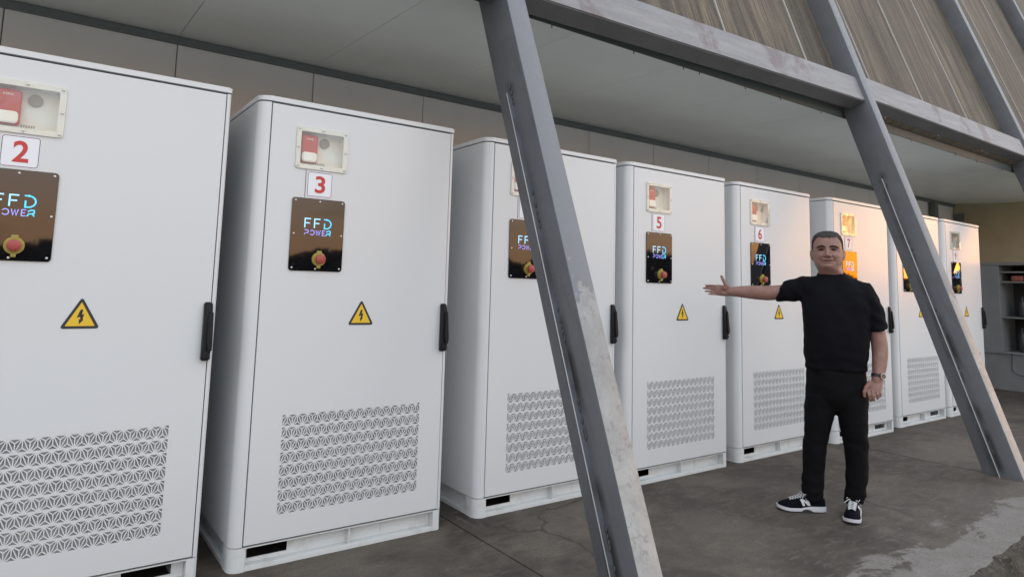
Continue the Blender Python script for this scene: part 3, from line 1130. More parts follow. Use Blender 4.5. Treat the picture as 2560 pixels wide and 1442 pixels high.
# label
bm = BM()
prism(bm, rrect(0.249, 0.378, 1.727, 1.854, 0.010), 1, -0.0042, -0.0034)
ME['label'] = mesh(bm, 'plate')
bm = BM()
O = rrect(0.2515, 0.3755, 1.7295, 1.8515, 0.010)
I = rrect(0.2540, 0.3730, 1.7320, 1.8490, 0.008)
vO = [bm.verts.new((x, -0.0048, z)) for x, z in O]
vI = [bm.verts.new((x, -0.0048, z)) for x, z in I]
for i in range(len(O)):
    bm.faces.new((vO[i], vO[(i+1) % len(O)], vI[(i+1) % len(O)], vI[i]))
ME['border'] = mesh(bm, 'border')
# display panel
bm = BM()
prism(bm, rrect(0.181, 0.449, 1.360, 1.718, 0.014), 1, -0.010, -0.0035)
bmesh.ops.bevel(bm, geom=[e for e in bm.edges if all(v.co.y < -0.009 for v in e.verts)], offset=0.0012, segments=1, affect='EDGES')
ME['panel'] = mesh(bm, 'panel')
bm = BM()
disc(bm, 0.326, 1.419, 0.034, -0.020, -0.0105, 24)
disc(bm, 0.326, 1.419, 0.026, -0.034, -0.020, 24)
box(bm, 0.317, 0.335, -0.022, -0.0105, 1.374, 1.39, bevel=0.003)
box(bm, 0.314, 0.338, -0.022, -0.0105, 1.449, 1.46, bevel=0.003)
ME['ring'] = mesh(bm, 'ring', angle=35)
bm = BM()
disc(bm, 0.326, 1.419, 0.0235, -0.050, -0.034, 24, dome=0.008)
ME['button'] = mesh(bm, 'button', angle=50)

def text_mesh(s, w, h, cx, cz, y, bold=0.0):
    cu = bpy.data.curves.new('txt', 'FONT')
    cu.body = s
    cu.size = 1
    cu.offset = bold
    o = bpy.data.objects.new('txt', cu)
    COL.objects.link(o)
    dg = bpy.context.evaluated_depsgraph_get()
    me = bpy.data.meshes.new_from_object(o.evaluated_get(dg))
    bpy.data.objects.remove(o)
    xs = [v.co.x for v in me.vertices]
    ys = [v.co.y for v in me.vertices]
    sx, sy = w/(max(xs)-min(xs)), h/(max(ys)-min(ys))
    mx0, my0 = (max(xs)+min(xs))/2, (max(ys)+min(ys))/2
    for v in me.vertices:
        v.co = Vector((cx+(v.co.x-mx0)*sx, y, cz+(v.co.y-my0)*sy))
    me.materials.clear()
    return me
ME['fire'] = text_mesh('FIRE', 0.034, 0.0075, 0.256, 2.018, 0.0113, 0.02)

def strokes(lines, w, y):
    """flat ribbons along poly-lines in x,z"""
    bm = BM()
    for ln in lines:
        P = [Vector(p) for p in ln]
        L, Rr = [], []
        for i, p in enumerate(P):
            a = (P[i]-P[i-1]).normalized() if i > 0 else None
            b = (P[i+1]-P[i]).normalized() if i < len(P)-1 else None
            d = ((a or b)+(b or a)).normalized()
            nn = Vector((-d.y, d.x))
            k = 1.0
            if a and b:
                k = 1/max(0.5, nn.dot(Vector((-a.y, a.x))))
            L.append(bm.verts.new((p.x+nn.x*w/2*k, y, p.y+nn.y*w/2*k)))
            Rr.append(bm.verts.new((p.x-nn.x*w/2*k, y, p.y-nn.y*w/2*k)))
        for i in range(len(P)-1):
            bm.faces.new((L[i], L[i+1], Rr[i+1], Rr[i]))
    return bm
def arcp(cx, cz, rx, rz, a0, a1, n=12):
    return [(cx+rx*math.cos(R(a0+(a1-a0)*k/n)), cz+rz*math.sin(R(a0+(a1-a0)*k/n))) for k in range(n+1)]
YL = -0.0106
zt, zb = 1.617, 1.572
ffd = []
for x in (0.2485, 0.2965):
    ffd += [[(x+0.029, zt), (x, zt), (x, zb)], [(x+0.004, (zt+zb)/2+0.001), (x+0.024, (zt+zb)/2+0.001)]]
ME['ffd_f'] = mesh(strokes(ffd, 0.0058, YL), 'logo_letters')
dd = [[(0.343, zt), (0.356, zt)]+arcp(0.356, (zt+zb)/2, 0.0245, (zt-zb)/2, 90, -90, 14)+[(0.3475, zb), (0.3475, zb+0.026)]]
ME['ffd_d'] = mesh(strokes(dd, 0.0058, YL), 'logo_letter')
pt, pb = 1.561, 1.537
pm_ = (pt+pb)/2
pw_ = [[(0.2475, pt), (0.263, pt), (0.267, pt-0.003), (0.267, pm_), (0.263, pm_-0.002), (0.253, pm_-0.002)], [(0.249, pm_-0.004), (0.249, pb)],
       arcp(0.287, pm_, 0.0105, 0.0115, 150, -150, 16),
       [(0.3055, pt), (0.311, pb), (0.3165, pt-0.002), (0.322, pb), (0.3275, pt)],
       [(0.352, pt), (0.338, pt), (0.338, pb), (0.352, pb)], [(0.340, pm_), (0.350, pm_)]]
ME['power'] = mesh(strokes(pw_, 0.0034, YL), 'logo_word')
rr_ = [[(0.358, pt-0.006), (0.368, pt), (0.378, pt), (0.379, pm_), (0.371, pm_-0.002), (0.362, pm_-0.003), (0.356, pb-0.001)], [(0.372, pm_-0.002), (0.380, pb)]]
ME['power_r'] = mesh(strokes(rr_, 0.0045, YL), 'logo_letter')
# warning sign
def rtri(cx, z0, w, h, r, n=4):
    T = [Vector((cx-w/2, z0)), Vector((cx+w/2, z0)), Vector((cx, z0+h))]
    out = []
    for i in range(3):
        a, b, c = T[i-1], T[i], T[(i+1) % 3]
        u = (a-b).normalized()
        v_ = (c-b).normalized()
        for k in range(n+1):
            s_ = k/n
            out.append(tuple(b+u*r*(1-s_)**2+v_*r*s_**2))
    return out
bm = BM()
prism(bm, rtri(0.5685, 1.095, 0.140, 0.128, 0.016), 1, -0.0045, -0.0032)
ME['sign'] = mesh(bm, 'sign_plate')
bm = BM()
prism(bm, rtri(0.5685, 1.1055, 0.104, 0.096, 0.003), 1, -0.0052, -0.0044)
ME['sign_y'] = mesh(bm, 'yellow_field')
bolt = [(0.566, 1.172), (0.5755, 1.172), (0.5665, 1.150), (0.581, 1.154), (0.5735, 1.129), (0.5785, 1.130), (0.5645, 1.1125), (0.5625, 1.134), (0.5675, 1.1305), (0.571, 1.1435), (0.555, 1.139)]
bm = BM()
bm.faces.new([bm.verts.new((x, -0.0056, z)) for x, z in bolt])
bmesh.ops.triangulate(bm, faces=list(bm.faces))
ME['bolt'] = mesh(bm, 'lightning_bolt')

scr_w = [(0.196, 2.061), (0.315, 2.063), (0.434, 2.061), (0.194, 1.97), (0.437, 1.965), (0.196, 1.876), (0.315, 1.874), (0.434, 1.876)]
scr_p = [(0.196, 1.704), (0.318, 1.704), (0.434, 1.704), (0.196, 1.540), (0.436, 1.540), (0.196, 1.374), (0.312, 1.371), (0.434, 1.374)]

def cabinet(num, loc, label, base):
    e = empty('equipment_cabinet', loc, 0, label, 'cabinet', 'white equipment cabinets in a row')
    link('body', ME['body'], e, M_white)
    link('lid', ME['lid'], e, M_white)
    link('base', ME[base], e, M_base)
    d = link('door', ME['door'], e, M_white)
    link('gasket', ME['gasket'], d, M_gap)
    g = link('grille', ME['grille'], d, M_white)
    link('filter', ME['filter'], d, M_filter)
    h = link('door_handle', ME['handle'], e, M_black)
    link('lever', ME['lever'], h, M_black)
    link('lock', ME['lock'], h, M_black)
    w = link('alarm_window', ME['bezel'], e, M_bez)
    link('recess', ME['recess'], w, M_in)
    link('fire_alarm', ME['alarm'], w, M_red)
    link('lettering', ME['fire'], w, M_print)
    link('lens', ME['lens'], w, M_lens)
    link('sounder', ME['sounder'], w, M_greyd)
    tag(link('vent_hole', ME['vent_hole'], w, M_greyd), kind='stuff')
    link('cover', ME['cover'], w, M_glass)
    for x, z in scr_w:
        link('screw', ME['screw'], w, M_screw, (x, -0.0152, z))
    pl = link('number_plate', ME['label'], e, M_lab)
    link('border', ME['border'], pl, M_labline)
    link('stripe', ME['stripe'], pl, M_labline)
    link('numeral', text_mesh(str(num), 0.052, 0.086, 0.3155, 1.7905, -0.0050, 0.022), pl, M_num)
    p = link('display_panel', ME['panel'], e, M_acr)
    link('logo', ME['ffd_f'], p, M_ledF)
    link('logo', ME['ffd_d'], p, M_ledD)
    link('logo', ME['power'], p, M_ledP)
    link('logo', ME['power_r'], p, M_ledD)
    for x, z in scr_p:
        link('screw', ME['screw'], p, M_screw, (x, -0.0108, z))
    bt = link('emergency_button', ME['button'], e, M_btn)
    link('collar', ME['ring'], bt, M_ring)
    s = link('warning_sign', ME['sign'], e, M_sign)
    link('yellow_field', ME['sign_y'], s, M_yel)
    link('lightning_bolt', ME['bolt'], s, M_sign)
    return e
YAWO = [0, 0, 0, 0, 0, 0, 0, 1.3]
DXO = [0.025, -0.020, 0.048, -0.045, -0.066, 0.012, 0.062, -0.016]
DYO = [-0.001, -0.003, 0.023, -0.004, 0.007, -0.037, 0.011, 0.003]
LAB = ['white metal cabinet numbered 2, nearest the camera and cut by the photo edge',
       'white metal cabinet numbered 3, standing whole beside the foreground column',
       'white metal cabinet whose number plate the foreground column hides, between numbers 3 and 5',
       'white metal cabinet numbered 5, just beyond the foreground column',
       'white metal cabinet numbered 6, behind the outstretched arm of the man',
       'white metal cabinet numbered 7, its door glowing orange behind the head of the man',
       'white metal cabinet half hidden by the second leaning column, beyond number 7',
       'white metal cabinet at the far end of the row, next to the ochre wall']
for i in range(8):
    cabinet(i+2, (1.257*i+DXO[i], DYO[i], 0), LAB[i], 'base2' if i in (0, 5, 6) else 'base').rotation_euler.z = R(YAWO[i])

# ------------------------------------------------------------------ grey shelf unit at the end
M_grey = mat('grey_painted_board', (0.17, 0.185, 0.19), 0.6)
t = NT(M_grey)
t.color(t.mix(t.ramp(t.noise(t.coord('Object'), 3, 5), (0.3, 0.0), (0.7, 1.0)), (0.24, 0.255, 0.26), (0.19, 0.2, 0.205)))
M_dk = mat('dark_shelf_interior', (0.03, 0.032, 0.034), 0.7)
M_shelf = mat('grey_shelf_board', (0.2, 0.2, 0.19), 0.5)
su = empty('shelf_unit', (12.0, -0.9, 0), label='grey open shelf unit with a low plinth by the ochre wall', cat='shelf unit')
obj('plinth', boxm(0.02, 0.6, 0, 1.72, 0, 0.52, bevel=0.004), M_grey, su)
obj('ledge', boxm(-0.01, 0.62, -0.01, 1.73, 0.5205, 0.545, bevel=0.003), M_grey, su)
obj('side_panel', boxm(0, 0.6, 1.44, 1.72, 0.546, 1.80, bevel=0.004), M_grey, su)
obj('side_panel', boxm(0, 0.6, 0, 0.12, 0.546, 1.80, bevel=0.004), M_grey, su)
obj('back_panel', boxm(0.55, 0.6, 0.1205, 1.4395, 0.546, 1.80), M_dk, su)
obj('top_panel', boxm(-0.01, 0.61, -0.01, 1.73, 1.8005, 1.845, bevel=0.003), M_shelf, su)
for z in (1.03, 1.545, 1.69):
    obj('shelf', boxm(0.03, 0.545, 0.121, 1.439, z, z+0.022, bevel=0.002), M_shelf, su)
cols = [(0.28, 0.09, 0.06), (0.45, 0.33, 0.03), (0.3, 0.1, 0.08), (0.42, 0.3, 0.05)]
pn_ = ['red', 'yellow', 'dull red', 'mustard']
for k in range(4):
    m = mat('packet_'+pn_[k].replace(' ', '_'), cols[k], 0.4)
    y = -0.9+1.40-0.16-0.17*k
    o = obj('packet', boxm(-0.10, 0.10, -0.075, 0.075, 0, 0.085, bevel=0.02, seg=3), m, angle=60, loc=(12.17, y, 1.5675))
    tag(o, pn_[k]+' packet lying on the upper shelf of the grey unit', 'packet', 'packets on the upper shelf')
M_bot = mat('dark_bottle_plastic', (0.035, 0.035, 0.04), 0.3)
bprof = [(0.0, 0.045), (0.015, 0.05), (0.2, 0.05), (0.25, 0.04), (0.28, 0.02), (0.33, 0.02), (0.335, 0.014)]
def jar(h, r):
    bm = BM()
    loft(bm, [((0, 0, z*h/0.335), (rr*r/0.05, 0, 0), (0, rr*r/0.05, 0)) for z, rr in bprof], 16)
    return mesh(bm, 'bottle', smooth=True)
jb = [jar(0.36, 0.055), jar(0.30, 0.05)]
spots = [(1.0525, 0.33, 1), (1.0525, 0.20, 1), (1.0525, 0.07, 1), (1.0525, -0.07, 1), (0.5455, 0.36, 0), (0.5455, 0.22, 0), (0.5455, 0.07, 0), (0.5455, -0.08, 0)]
for k, (z, y, w) in enumerate(spots):
    o = link('bottle', jb[w], None, M_bot, (12.2+0.03*(k % 3), y, z))
    tag(o, ('tall dark bottle on the bottom shelf, ' if w == 0 else 'dark bottle on the middle shelf, ')+['nearest the wide side panel', 'second from the wide side panel', 'third from the wide side panel', 'fourth from the wide side panel'][k % 4], 'bottle', 'bottles on the bottom shelf' if w == 0 else 'bottles on the middle shelf')
bm = BM()
pts = [(11.985, 0.42, 0.53), (11.985, 0.43, 0.40), (11.985, 0.43, 0.29), (11.985, 0.36, 0.235), (11.985, 0.24, 0.22), (11.985, 0.1, 0.28), (11.985, -0.1, 0.42)]
tube(bm, pts, 0.006, 6, capround=False)
tag(obj('cable', bm, M_gap, smooth=True), 'thin dark cable hanging in a loop before the grey plinth', 'cable')

# ------------------------------------------------------------------ the man
man = empty('person', (4.47537, -1.01227, 0), -1.06656, 'man in black t-shirt and trousers smiling, one arm stretched out towards the cabinets', 'person')
HR = [(1.40, .070, -.044, .088), (1.44, .071, -.050, .084), (1.462, .069, -.072, .082), (1.474, .068, -.086, .082), (1.488, .072, -.094, .083), (1.507, .079, -.097, .086), (1.53, .085, -.098, .092), (1.555, .088, -.097, .10),
      (1.58, .0872, -.095, .104), (1.605, .0865, -.097, .106), (1.63, .0858, -.095, .106), (1.655, .083, -.087, .102), (1.675, .0755, -.074, .093), (1.690, .062, -.056, .078), (1.700, .042, -.036, .055), (1.7055, .018, -.013, .03)]
def hring(z):
    for a, b in zip(HR, HR[1:]):
        if a[0] <= z <= b[0]:
            s = (z-a[0])/(b[0]-a[0])
            s = s*s*(3-2*s)*0.5+s*0.5
            return [a[i]+(b[i]-a[i])*s for i in (1, 2, 3)]
    return list(HR[-1][1:]) if z > HR[-1][0] else list(HR[0][1:])
def hpoint(z, t, off=0.0):
    hw, yf, yb = hring(z)
    cy = 0.012
    c, s = math.cos(t), math.sin(t)
    e = 0.82
    x = (hw+off)*math.copysign(abs(c)**e, c)
    y = cy+((yb+off-cy) if s > 0 else (cy-yf+off))*math.copysign(abs(s)**e, s)
    x += 0.020*min(1.0, max(0.0, (1.485-z)/0.05))      # the neck sits a little to one side of the turned head
    return Vector((x, y, z))
def head(bm):
    zs = [1.38, 1.40]+[1.42+0.01*k for k in range(25)]+[1.668, 1.675, 1.682, 1.688, 1.694, 1.699, 1.703, 1.7055]
    n = 40
    rows = [[bm.verts.new(hpoint(z, 2*math.pi*k/n)) for k in range(n)] for z in zs]
    for a, b in zip(rows, rows[1:]):
        for k in range(n):
            bm.faces.new((a[k], a[(k+1) % n], b[(k+1) % n], b[k]))
    bm.faces.new(rows[0][::-1])
    bm.faces.new(rows[-1])
    tube(bm, [(0, -.090, 1.602), (0, -.104, 1.576), (0, -.114, 1.556)], [.009, .0105, .0145], 14)
    for s in (-1, 1):
        ellipsoid(bm, (s*.0135, -.103, 1.549), (.0105, .012, .009), 14, 10)
        # ear: shell and rim
        ellipsoid(bm, (s*.0905, .012, 1.556), (.006, .017, .029), 14, 12)
        tube(bm, [(s*.089, .004, 1.531), (s*.095, .018, 1.537), (s*.099, .027, 1.562), (s*.097, .022, 1.584), (s*.092, .006, 1.588)], [.006, .005, .005, .005, .004], 8)
    tube(bm, [(0.02, .03, 1.36), (0.018, .022, 1.46)], [.074, .068], 24)

def face_form(co, nm):
    if co.z < 1.455 or co.y > -.02 or abs(co.x) > .1:
        return co
    x, z = abs(co.x), co.z
    def g(xc, zc, sx_, sz, amp):
        return amp*math.exp(-((x-xc)/sx_)**2-((z-zc)/sz)**2)
    d = g(.046, 1.551, .023, .016, .0105)          # raised cheeks of the smile
    d += g(.034, 1.5895, .019, .0085, -.0085)      # eye sockets
    d += g(.031, 1.6095, .026, .0065, .0050)       # brow ridge
    d += g(.0, 1.602, .008, .010, -.002)
    for xc, zc, am in ((.0245, 1.546, .0045), (.032, 1.537, .0070), (.039, 1.526, .0075), (.0435, 1.513, .0055)):
        d -= g(xc, zc, .0048, .0085, am)           # fold from nose to mouth corner
    zm = 1.5185+.0055*(x/.038)**2
    if x < .046:
        d -= .0048*math.exp(-((z-zm)/.0034)**2)*max(0, 1-(x/.046)**4)
    d += g(.0, 1.5265, .028, .0045, .0028)+g(.0, 1.5115, .024, .0050, .0040)
    d += g(.0, 1.5015, .022, .0045, -.0035)
    d += g(.0, 1.4855, .022, .012, .0085)          # chin
    d += g(.062, 1.512, .016, .020, .0040)         # jowl
    d += g(.058, 1.5765, .012, .004, -.002)
    return co+Vector((0, -d, 0))
# --- body: head, neck, trunk, arms, hands and legs as one surface
bm = BM()
head(bm)
TOR = [(0.80, .030, .150, -.005, .105), (0.95, .033, .160, -.012, .118), (1.08, .035, .162, -.012, .122), (1.2, .035, .168, -.008, .115), (1.31, .033, .145, 0, .095), (1.38, .02, .085, .01, .065), (1.43, .012, .075, .012, .06)]
loft(bm, [((cx, cy, z), (hw, 0, 0), (0, hd, 0)) for z, cx, hw, cy, hd in TOR], 28)
# outstretched arm (palm turned to the viewer, thumb up)
tube(bm, [(-.11, .0, 1.345), (-.20, .005, 1.334), (-.285, .01, 1.318), (-.36, .012, 1.311), (-.43, .014, 1.3125), (-.50, .014, 1.315), (-.565, .012, 1.3155), (-.60, .012, 1.3155)],
     [.045, .048, .047, .0475, .0455, .0405, .0335, .031], 20)
# palm, flattened
rows = [((-.575, .012, 1.3155), .031, .024), ((-.60, .011, 1.316), .033, .021), ((-.63, .010, 1.319), .0365, .018), ((-.66, .008, 1.3215), .0372, .0155), ((-.684, .006, 1.3225), .0352, .012), ((-.690, .006, 1.3225), .031, .008)]
loft(bm, [(c, (0, 0, a), (0, b, 0)) for c, a, b in rows], 20)
ellipsoid(bm, (-.622, -.006, 1.338), (.026, .012, .018), 14, 10)
ellipsoid(bm, (-.622, -.004, 1.300), (.028, .010, .013), 14, 10)
for p, rr in (([(-.675, .006, 1.3475), (-.705, .003, 1.3505), (-.728, -.002, 1.3510), (-.746, -.009, 1.3500)], [.0088, .0082, .0076, .0066]),
              ([(-.675, .006, 1.3305), (-.712, .004, 1.3320), (-.740, -.001, 1.3330), (-.760, -.008, 1.3325)], [.0090, .0084, .0078, .0066]),
              ([(-.675, .006, 1.3120), (-.706, .003, 1.3120), (-.730, -.003, 1.3130), (-.748, -.010, 1.3130)], [.0086, .0080, .0074, .0064]),
              ([(-.670, .006, 1.2960), (-.694, .002, 1.2945), (-.712, -.004, 1.2945), (-.727, -.011, 1.2950)], [.0080, .0072, .0066, .0056])):
    tube(bm, p, rr, 12)
tube(bm, [(-.603, -.002, 1.342), (-.622, -.006, 1.368), (-.634, -.006, 1.392), (-.6445, -.003, 1.414)], [.0165, .0125, .0108, .0090], 12)
# hanging arm
tube(bm, [(.185, .0, 1.325), (.235, .0, 1.24), (.258, .0, 1.12), (.270, -.002, 1.03), (.272, -.008, .97), (.266, -.028, .90), (.257, -.047, .845), (.250, -.057, .815)],
     [.045, .046, .045, .0455, .0445, .040, .0335, .0315], 20)
rows = [((.252, -.055, .83), .032, .024), ((.245, -.062, .805), .037, .022), ((.236, -.072, .78), .042, .020), ((.229, -.080, .757), .0415, .017), ((.227, -.083, .748), .037, .012)]
loft(bm, [(c, (a*.97, -a*.12, a*.2), (b*.1, b, b*.3)) for c, a, b in rows], 20)
for p, rr in (([(.200, -.086, .757), (.203, -.096, .731), (.207, -.090, .709), (.212, -.076, .696)], [.0098, .0092, .0085, .0072]),
              ([(.221, -.087, .757), (.224, -.101, .731), (.227, -.094, .708), (.229, -.078, .700)], [.0098, .0094, .0086, .0074]),
              ([(.242, -.084, .762), (.246, -.100, .738), (.248, -.092, .717), (.247, -.076, .712)], [.0094, .0090, .0084, .0072]),
              ([(.258, -.078, .770), (.262, -.091, .748), (.263, -.086, .731), (.261, -.072, .725)], [.0086, .0080, .0074, .0064]),
              ([(.212, -.072, .800), (.190, -.090, .773), (.178, -.100, .745), (.179, -.098, .722)], [.0155, .0122, .0105, .0086])):
    tube(bm, p, rr, 12)
# legs inside the trousers
LL = [(.80, -.055, -.004, .085, .095), (.6, -.066, -.003, .072, .085), (.42, -.094, -.004, .052, .06), (.25, -.106, .0, .045, .05), (.06, -.118, -.002, .038, .045)]
RL = [(.80, .115, .0, .085, .095), (.6, .115, .01, .072, .085), (.42, .13, .02, .052, .06), (.25, .13, .035, .045, .05), (.06, .112, .045, .038, .045)]
for L_ in (LL, RL):
    loft(bm, [((cx, cy, z), (a, 0, 0), (0, b, 0)) for z, cx, cy, a, b in L_[::-1]], 20)
body = link('body', remeshed(bm, 0.0029, 3, face_form), man, M_skin)

# --- face details
bm = BM()
for s in (-1, 1):
    ellipsoid(bm, (s*.0365, -.0925, 1.5885), (.0155, .0065, .0042), 14, 8)
for s in (-1, 1):
    b2 = BM()
    tube(b2, [(s*.0215, -.0905, 1.5868), (s*.031, -.0925, 1.5895), (s*.041, -.0905, 1.5893), (s*.0505, -.0845, 1.5868)], [.0018, .0044, .0044, .0018], 8)
    obj('eye', b2, M_eye, man, smooth=True)
    b2 = BM()
    tube(b2, [(s*.060, -.0800, 1.6005), (s*.047, -.0955, 1.6085), (s*.031, -.1025, 1.6105), (s*.0165, -.1020, 1.6075)], [.0028, .0042, .0050, .0045], 8, flat=((0, 1, 0), 0.5))
    obj('eyebrow', b2, M_brow, man, smooth=True)
bm.free()
bm = BM()
tube(bm, [(-.039, -.0865, 1.5240), (-.026, -.0945, 1.5207), (-.009, -.0985, 1.5188), (.009, -.0985, 1.5188), (.026, -.0945, 1.5207), (.039, -.0865, 1.5240)], [.0014, .0022, .0026, .0026, .0022, .0014], 8)
obj('mouth', bm, M_lip, man, smooth=True)

# --- short hair
bm = BM()
n, zs = 84, [1.500+0.005*k for k in range(35)]+[1.674, 1.679, 1.684, 1.689, 1.694, 1.698, 1.702, 1.7053]
rows = []
for z in zs:
    row = []
    for k in range(n):
        t_ = 2*math.pi*k/n
        p = hpoint(z, t_, 0.0042)
        if z > 1.66:
            p.z += 0.0050*(z-1.66)/0.045
        row.append(bm.verts.new(p))
    rows.append(row)
for a, b in zip(rows, rows[1:]):
    for k in range(n):
        bm.faces.new((a[k], a[(k+1) % n], b[(k+1) % n], b[k]))
bm.faces.new(rows[-1])
kill = []
for f in bm.faces:
    c = f.calc_center_median()
    ang = c.y
    if ang < -.06: lim = 1.668-0.005*math.cos(c.x*45)+0.004*noise.noise(c*140)
    elif ang < -.028: lim = 1.618+0.046*((-.028-ang)/0.032)
    elif ang < .0: lim = 1.578+0.034*(-ang/0.028)
    elif ang < .034: lim = 1.588
    else: lim = 1.535
    lim += 0.005*noise.noise(c*60)
    if c.z < lim:
        kill.append(f)
bmesh.ops.delete(bm, geom=kill, context='FACES')
for v in bm.verts:
    d = Vector((v.co.x, v.co.y-.01, (v.co.z-1.56)*.8)).normalized()
    v.co += d*(0.0022*noise.noise(v.co*55)+0.0022*noise.noise(v.co*190))
obj('hair', bm, M_hair, man, smooth=True)

# --- t-shirt
bm = BM()
SH = [(0.858, .030, .171, -.010, .132), (0.90, .032, .177, -.016, .139), (0.98, .034, .183, -.022, .148), (1.08, .036, .187, -.024, .149), (1.17, .037, .192, -.02, .142), (1.26, .036, .198, -.012, .132),
      (1.33, .034, .194, 0, .118), (1.385, .027, .158, .008, .098), (1.412, .018, .118, .012, .086), (1.432, .020, .086, .014, .080), (1.440, .020, .080, .014, .076)]
def sup(z, cx, hw, cy, hd, n=36, e=0.82):
    return [(cx+hw*math.copysign(abs(math.cos(2*math.pi*k/n))**e, math.cos(2*math.pi*k/n)), cy+hd*math.copysign(abs(math.sin(2*math.pi*k/n))**e, math.sin(2*math.pi*k/n)), z) for k in range(n)]
rows = [[bm.verts.new(p) for p in sup(*r)] for r in SH]
for a, b in zip(rows, rows[1:]):
    for k in range(36):
        bm.faces.new((a[k], a[(k+1) % 36], b[(k+1) % 36], b[k]))
bm.faces.new(rows[0][::-1])
bm.faces.new(rows[-1])
# collar rib
tube(bm, [(.019+.0765*math.cos(a_*math.pi/8), .012+.077*math.sin(a_*math.pi/8), 1.439+.022*math.sin(a_*math.pi/8)+.003*math.cos(a_*math.pi/8)) for a_ in range(17)], .0085, 8, capround=False)
# sleeves
def sleeve(pts, rads, fl):
    rings = []
    for i, p in enumerate(pts):
        p = Vector(p)
        d = (Vector(pts[min(i+1, len(pts)-1)])-Vector(pts[max(i-1, 0)])).normalized()
        if i == len(pts)-1:
            d = Vector(fl).normalized()
        U = d.cross(Vector((0, 1, 0))).normalized()
        V = d.cross(U)
        rings.append((p, U*rads[i][0], V*rads[i][1]))
    loft(bm, rings, 28)
sleeve([(-.06, .005, 1.345), (-.13, .003, 1.345), (-.20, .006, 1.333), (-.25, .009, 1.325), (-.287, .010, 1.317)], [(.085, .085), (.083, .078), (.072, .068), (.064, .062), (.060, .058)], (-1, 0, .42))
sleeve([(.12, .005, 1.335), (.185, .003, 1.322), (.222, .003, 1.262), (.250, .001, 1.19), (.264, -.001, 1.105)], [(.085, .085), (.078, .08), (.068, .074), (.060, .070), (.054, .066)], (.16, 0, -1))
def fold_shirt(co, nm):
    h = 0.009*noise.noise(Vector((co.x*9, co.y*9, co.z*5+co.x*6)))+0.003*noise.noise(co*22)
    w = max(0, 1-abs(co.z-.9)/.14)
    h += w*0.004*math.sin(co.z*75+3*noise.noise(co*8))
    if co.x < -.13 and co.z > 1.2:
        h += 0.0025*math.sin(co.x*80+co.z*40+3*noise.noise(co*9))
    if co.x > .19 and co.z > 1.1:
        h += 0.003*math.sin(co.z*70+co.x*50+3*noise.noise(co*9))
    return co+nm*h
link('t_shirt', remeshed(bm, 0.006, 3, fold_shirt), man, M_shirt)

# --- trousers
bm = BM()
TR = [(0.93, .031, .160, -.01, .125), (0.86, .030, .166, -.012, .128), (0.76, .029, .172, -.010, .130), (0.69, .027, .176, -.006, .118), (.645, .028, .140, -.004, .095), (.605, .029, .060, -.004, .06)]
loft(bm, [((cx, cy, z), (hw, 0, 0), (0, hd, 0)) for z, cx, hw, cy, hd in TR[::-1]], 36)
TL = [(.70, -.052, -.004, .096, .112), (.60, -.064, -.003, .091, .102), (.50, -.081, -.003, .078, .09), (.40, -.0955, -.004, .068, .078), (.30, -.1035, -.002, .063, .072), (.225, -.1085, .0, .061, .070), (.180, -.1150, .0, .0665, .074), (.150, -.1135, -.001, .0600, .068), (.115, -.1165, -.003, .0625, .070), (.085, -.1155, -.004, .058, .068), (.07, -.115, -.004, .055, .064)]
TRr = [(.70, .114, .0, .094, .112), (.60, .114, .006, .087, .100), (.50, .121, .012, .077, .09), (.425, .1300, .02, .0705, .080), (.385, .1280, .022, .0635, .075), (.30, .1305, .028, .062, .072), (.20, .128, .034, .062, .071), (.165, .1235, .036, .0575, .068), (.13, .119, .038, .0605, .071), (.085, .110, .040, .055, .070), (.068, .108, .040, .052, .066)]
for L_ in (TL, TRr):
    loft(bm, [((cx, cy, z), (a, 0, 0), (0, b, 0)) for z, cx, cy, a, b in L_[::-1]], 28)
def fold_pants(co, nm):
    h = 0.005*noise.noise(Vector((co.x*10, co.y*10, co.z*7)))
    for zc, wd, am, fr in ((.13, .09, .006, 80), (.42, .08, .0045, 62), (.62, .07, .003, 52)):
        w = max(0.0, 1-abs(co.z-zc)/wd)
        ph = 7*noise.noise(Vector((co.x*9, co.y*9, co.z*2)))+co.x*40
        w *= 0.5+0.9*noise.noise(Vector((co.x*14, co.y*14, co.z*9)))
        h += w*am*math.sin(co.z*fr+ph)
    h += 0.004*noise.noise(Vector((co.x*16, co.y*16, co.z*20)))
    return co+nm*h
link('trousers', remeshed(bm, 0.006, 3, fold_pants), man, M_jean)

# --- shoes
SU = [0, .02, .05, .09, .13, .165, .20, .235, .262, .278]
def sh_hw(u):
    T = [(0, .022), (.02, .032), (.06, .036), (.12, .037), (.17, .043), (.21, .046), (.245, .040), (.268, .026), (.28, .008)]
    for a, b in zip(T, T[1:]):
        if u <= b[0]:
            return a[1]+(b[1]-a[1])*(u-a[0])/(b[0]-a[0])
    return T[-1][1]
def sh_h(u):
    T = [(0, .078), (.03, .095), (.07, .098), (.10, .098), (.13, .092), (.17, .078), (.21, .064), (.245, .054), (.268, .044), (.28, .030)]
    for a, b in zip(T, T[1:]):
        if u <= b[0]:
            return a[1]+(b[1]-a[1])*(u-a[0])/(b[0]-a[0])
    return T[-1][1]
def sh_pt(u, t_, off=0.0):
    """t_ 0..pi across the upper, from one side over the top to the other"""
    hw, h = sh_hw(u)+off, sh_h(u)
    z0 = 0.022
    c, s = math.cos(t_), math.sin(t_)
    narrow = 1-0.30*max(0, s)*(1 if u > .06 else .8)
    return Vector((u, hw*math.copysign(abs(c)**0.7, c)*narrow, z0+(h-z0+off)*abs(s)**0.8))
